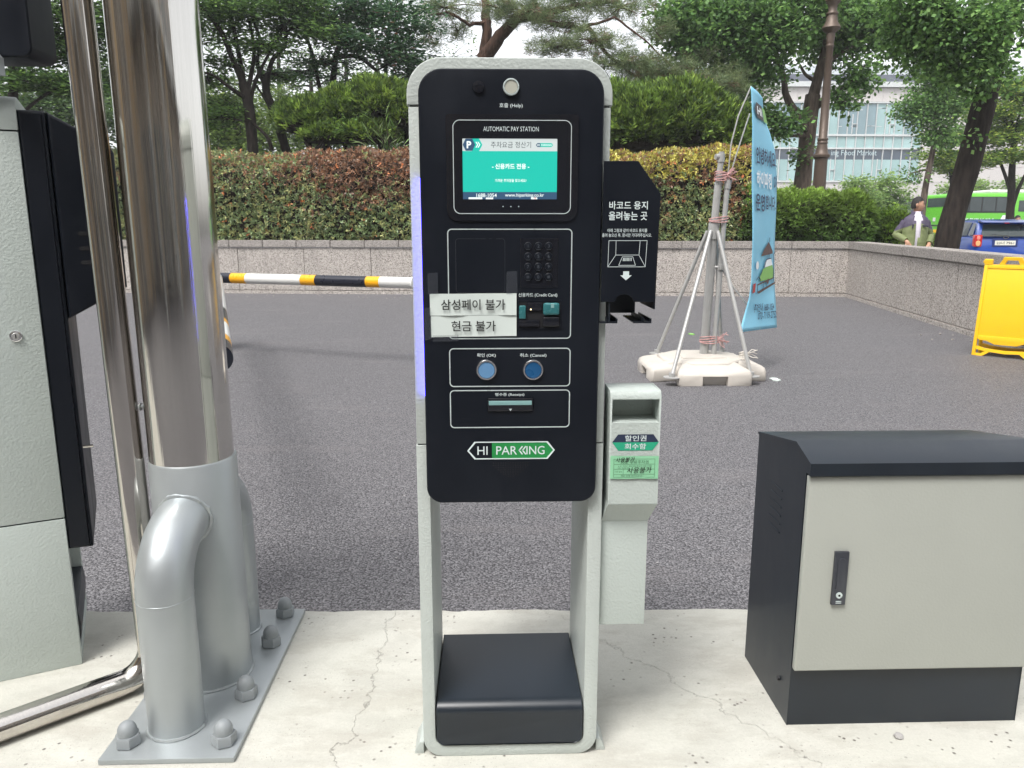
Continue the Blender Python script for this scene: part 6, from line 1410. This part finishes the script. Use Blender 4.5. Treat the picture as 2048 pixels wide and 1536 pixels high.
leaf_(0, R(-6), 'front_board'); leaf_(.24, R(8), 'rear_board')

# small clutter on the ground
for k, (px, py, r, m, nm, lb, ct) in enumerate(((1383, 669, .045, 'cargreen', 'fallen_leaf', 'single yellow-green leaf lying on the asphalt left of the banner pole', 'leaf'), (1550, 760, .05, 'paper', 'litter', 'scrap of pale litter on the asphalt right of the off-white base', 'litter'))):
    b = at(px, py, 7.0); z = -.12; r_ = (b - Vector((0, 0, 1.2))); t_ = (z - 1.2) / r_.z; g = Vector((0, 0, 1.2)) + r_ * t_
    q = MB(); q.prism([(g.x + r * math.cos(a) * (1 if i % 2 else .6), g.y + r * 1.4 * math.sin(a)) for i, a in enumerate(np.linspace(0, 6.28, 8, endpoint=False))], z + .001, z + .010, 'z'); o = q.build(nm, m, None); tag(o, lb, ct)
q = MB(); q.lathe([(.012, .0), (.018, .006), (.013, .014), (.004, .017)], tuple(Vector((at(1797, 1475, 1.6))) * 1.0)[:2] + (0,), 7); 
r_ = at(1797, 1475, 1.6) - Vector((0, 0, 1.2)); t_ = -1.2 / r_.z; g = r_ * t_
q = MB(); q.lathe([(.008, .0), (.012, .004), (.009, .009), (.003, .011)], (g.x, g.y, 0), 7); tag(q.build('pebble', 'pave', None), 'small grey pebble on the concrete in front of the dark cabinet', 'pebble')
# ================================================================== INVENTED HOTEL FRONT behind the photographer, added for the polished steel to reflect
hb = thing('reflection_facade', 'invented brown stone front with dark glass, added out of view for the steel column to reflect', 'building', (0, -14, -.12))
hs = granite('brown_stone', (.46, .40, .34), (.60, .54, .48), (.3, .25, .2), 12, .002); hg = glassy('dark_lobby_glass', (.22, .23, .235), .05, .6)
q = MB(); q.box(-30, 30, -17, -14.4, -.12, 16); q.build('rear_wall', hs, hb)
for i in range(14):
    x = -26 + i * 4; q = MB(); q.box(x - .45, x + .45, -14.4, -13.6, -.12, 5.4, .03, 2); q.build('column', hs, hb)
    q = MB(); q.box(x + .6, x + 3.4, -14.39, -14.3, .0, 3.4); w_ = q.build('lobby_window', hg, hb); q = MB(); q.box(x + 1.95, x + 2.05, -14.29, -14.22, 0, 3.4); q.build('frame', 'white', w_)
    q = MB(); q.box(x + .8, x + 3.2, -14.39, -14.3, 6.4, 8.6); q.build('upper_window', hg, hb); q = MB(); q.box(x + .8, x + 3.2, -14.39, -14.3, 10.2, 12.4); q.build('upper_window', hg, hb)
q = MB(); q.box(-30, 30, -14.4, -11.8, 5.4, 5.9, .03, 2); q.build('canopy', 'white', hb)

gold = plain('gold_trim', (.62, .46, .26), .4, metal=.3); dkp = plain('dark_panel', (.22, .20, .18), .4)  # unseen wing, shaped to give the steel brown and gold reflected stripes
for i in range(9):
    y = -13 + i * 2.1
    q = MB(); q.box(-11.2, -10.6, y, y + .5, -.12, 9, .02, 2); q.build('side_column', hs, hb)
    q = MB(); q.box(-11.2, -11.1, y + .5, y + 2.1, -.12, 9); q.build('side_wall', (hg, dkp, gold, hs)[i % 4], hb)
    q = MB(); q.box(-10.95, -10.85, y + 1.1, y + 1.25, -.12, 9); q.build('gold_fin', gold, hb)
for i in range(8):
    x = -8.6 + i * 2.6 + (i % 3) * .5
    q = MB(); q.cyl((x, -8.5 - (i % 2), -.12), .16 + .05 * (i % 3), 5.4, 'z', 20); q.build('reflection_post', (gold, dkp, 'white')[i % 3], hb)  # posts added out of view to put more stripes in the steel
# ================================================================== light summer haze over the whole place
hz_m = bpy.data.materials.new('haze'); hz_m.use_nodes = True; t = hz_m.node_tree; t.nodes.clear()
pv = t.nodes.new('ShaderNodeVolumePrincipled'); pv.inputs['Density'].default_value = .0012; pv.inputs['Color'].default_value = (.93, .96, .97, 1); pv.inputs['Anisotropy'].default_value = .2
mo = t.nodes.new('ShaderNodeOutputMaterial'); t.links.new(pv.outputs[0], mo.inputs['Volume'])
q = MB(); q.box(-45, 75, -21, 125, -1.2, 22.5); q.cur = 0
me_o = q.build('haze', hz_m); me_o['kind'] = 'stuff'; me_o['label'] = 'thin pale haze in the air over the car park and gardens'
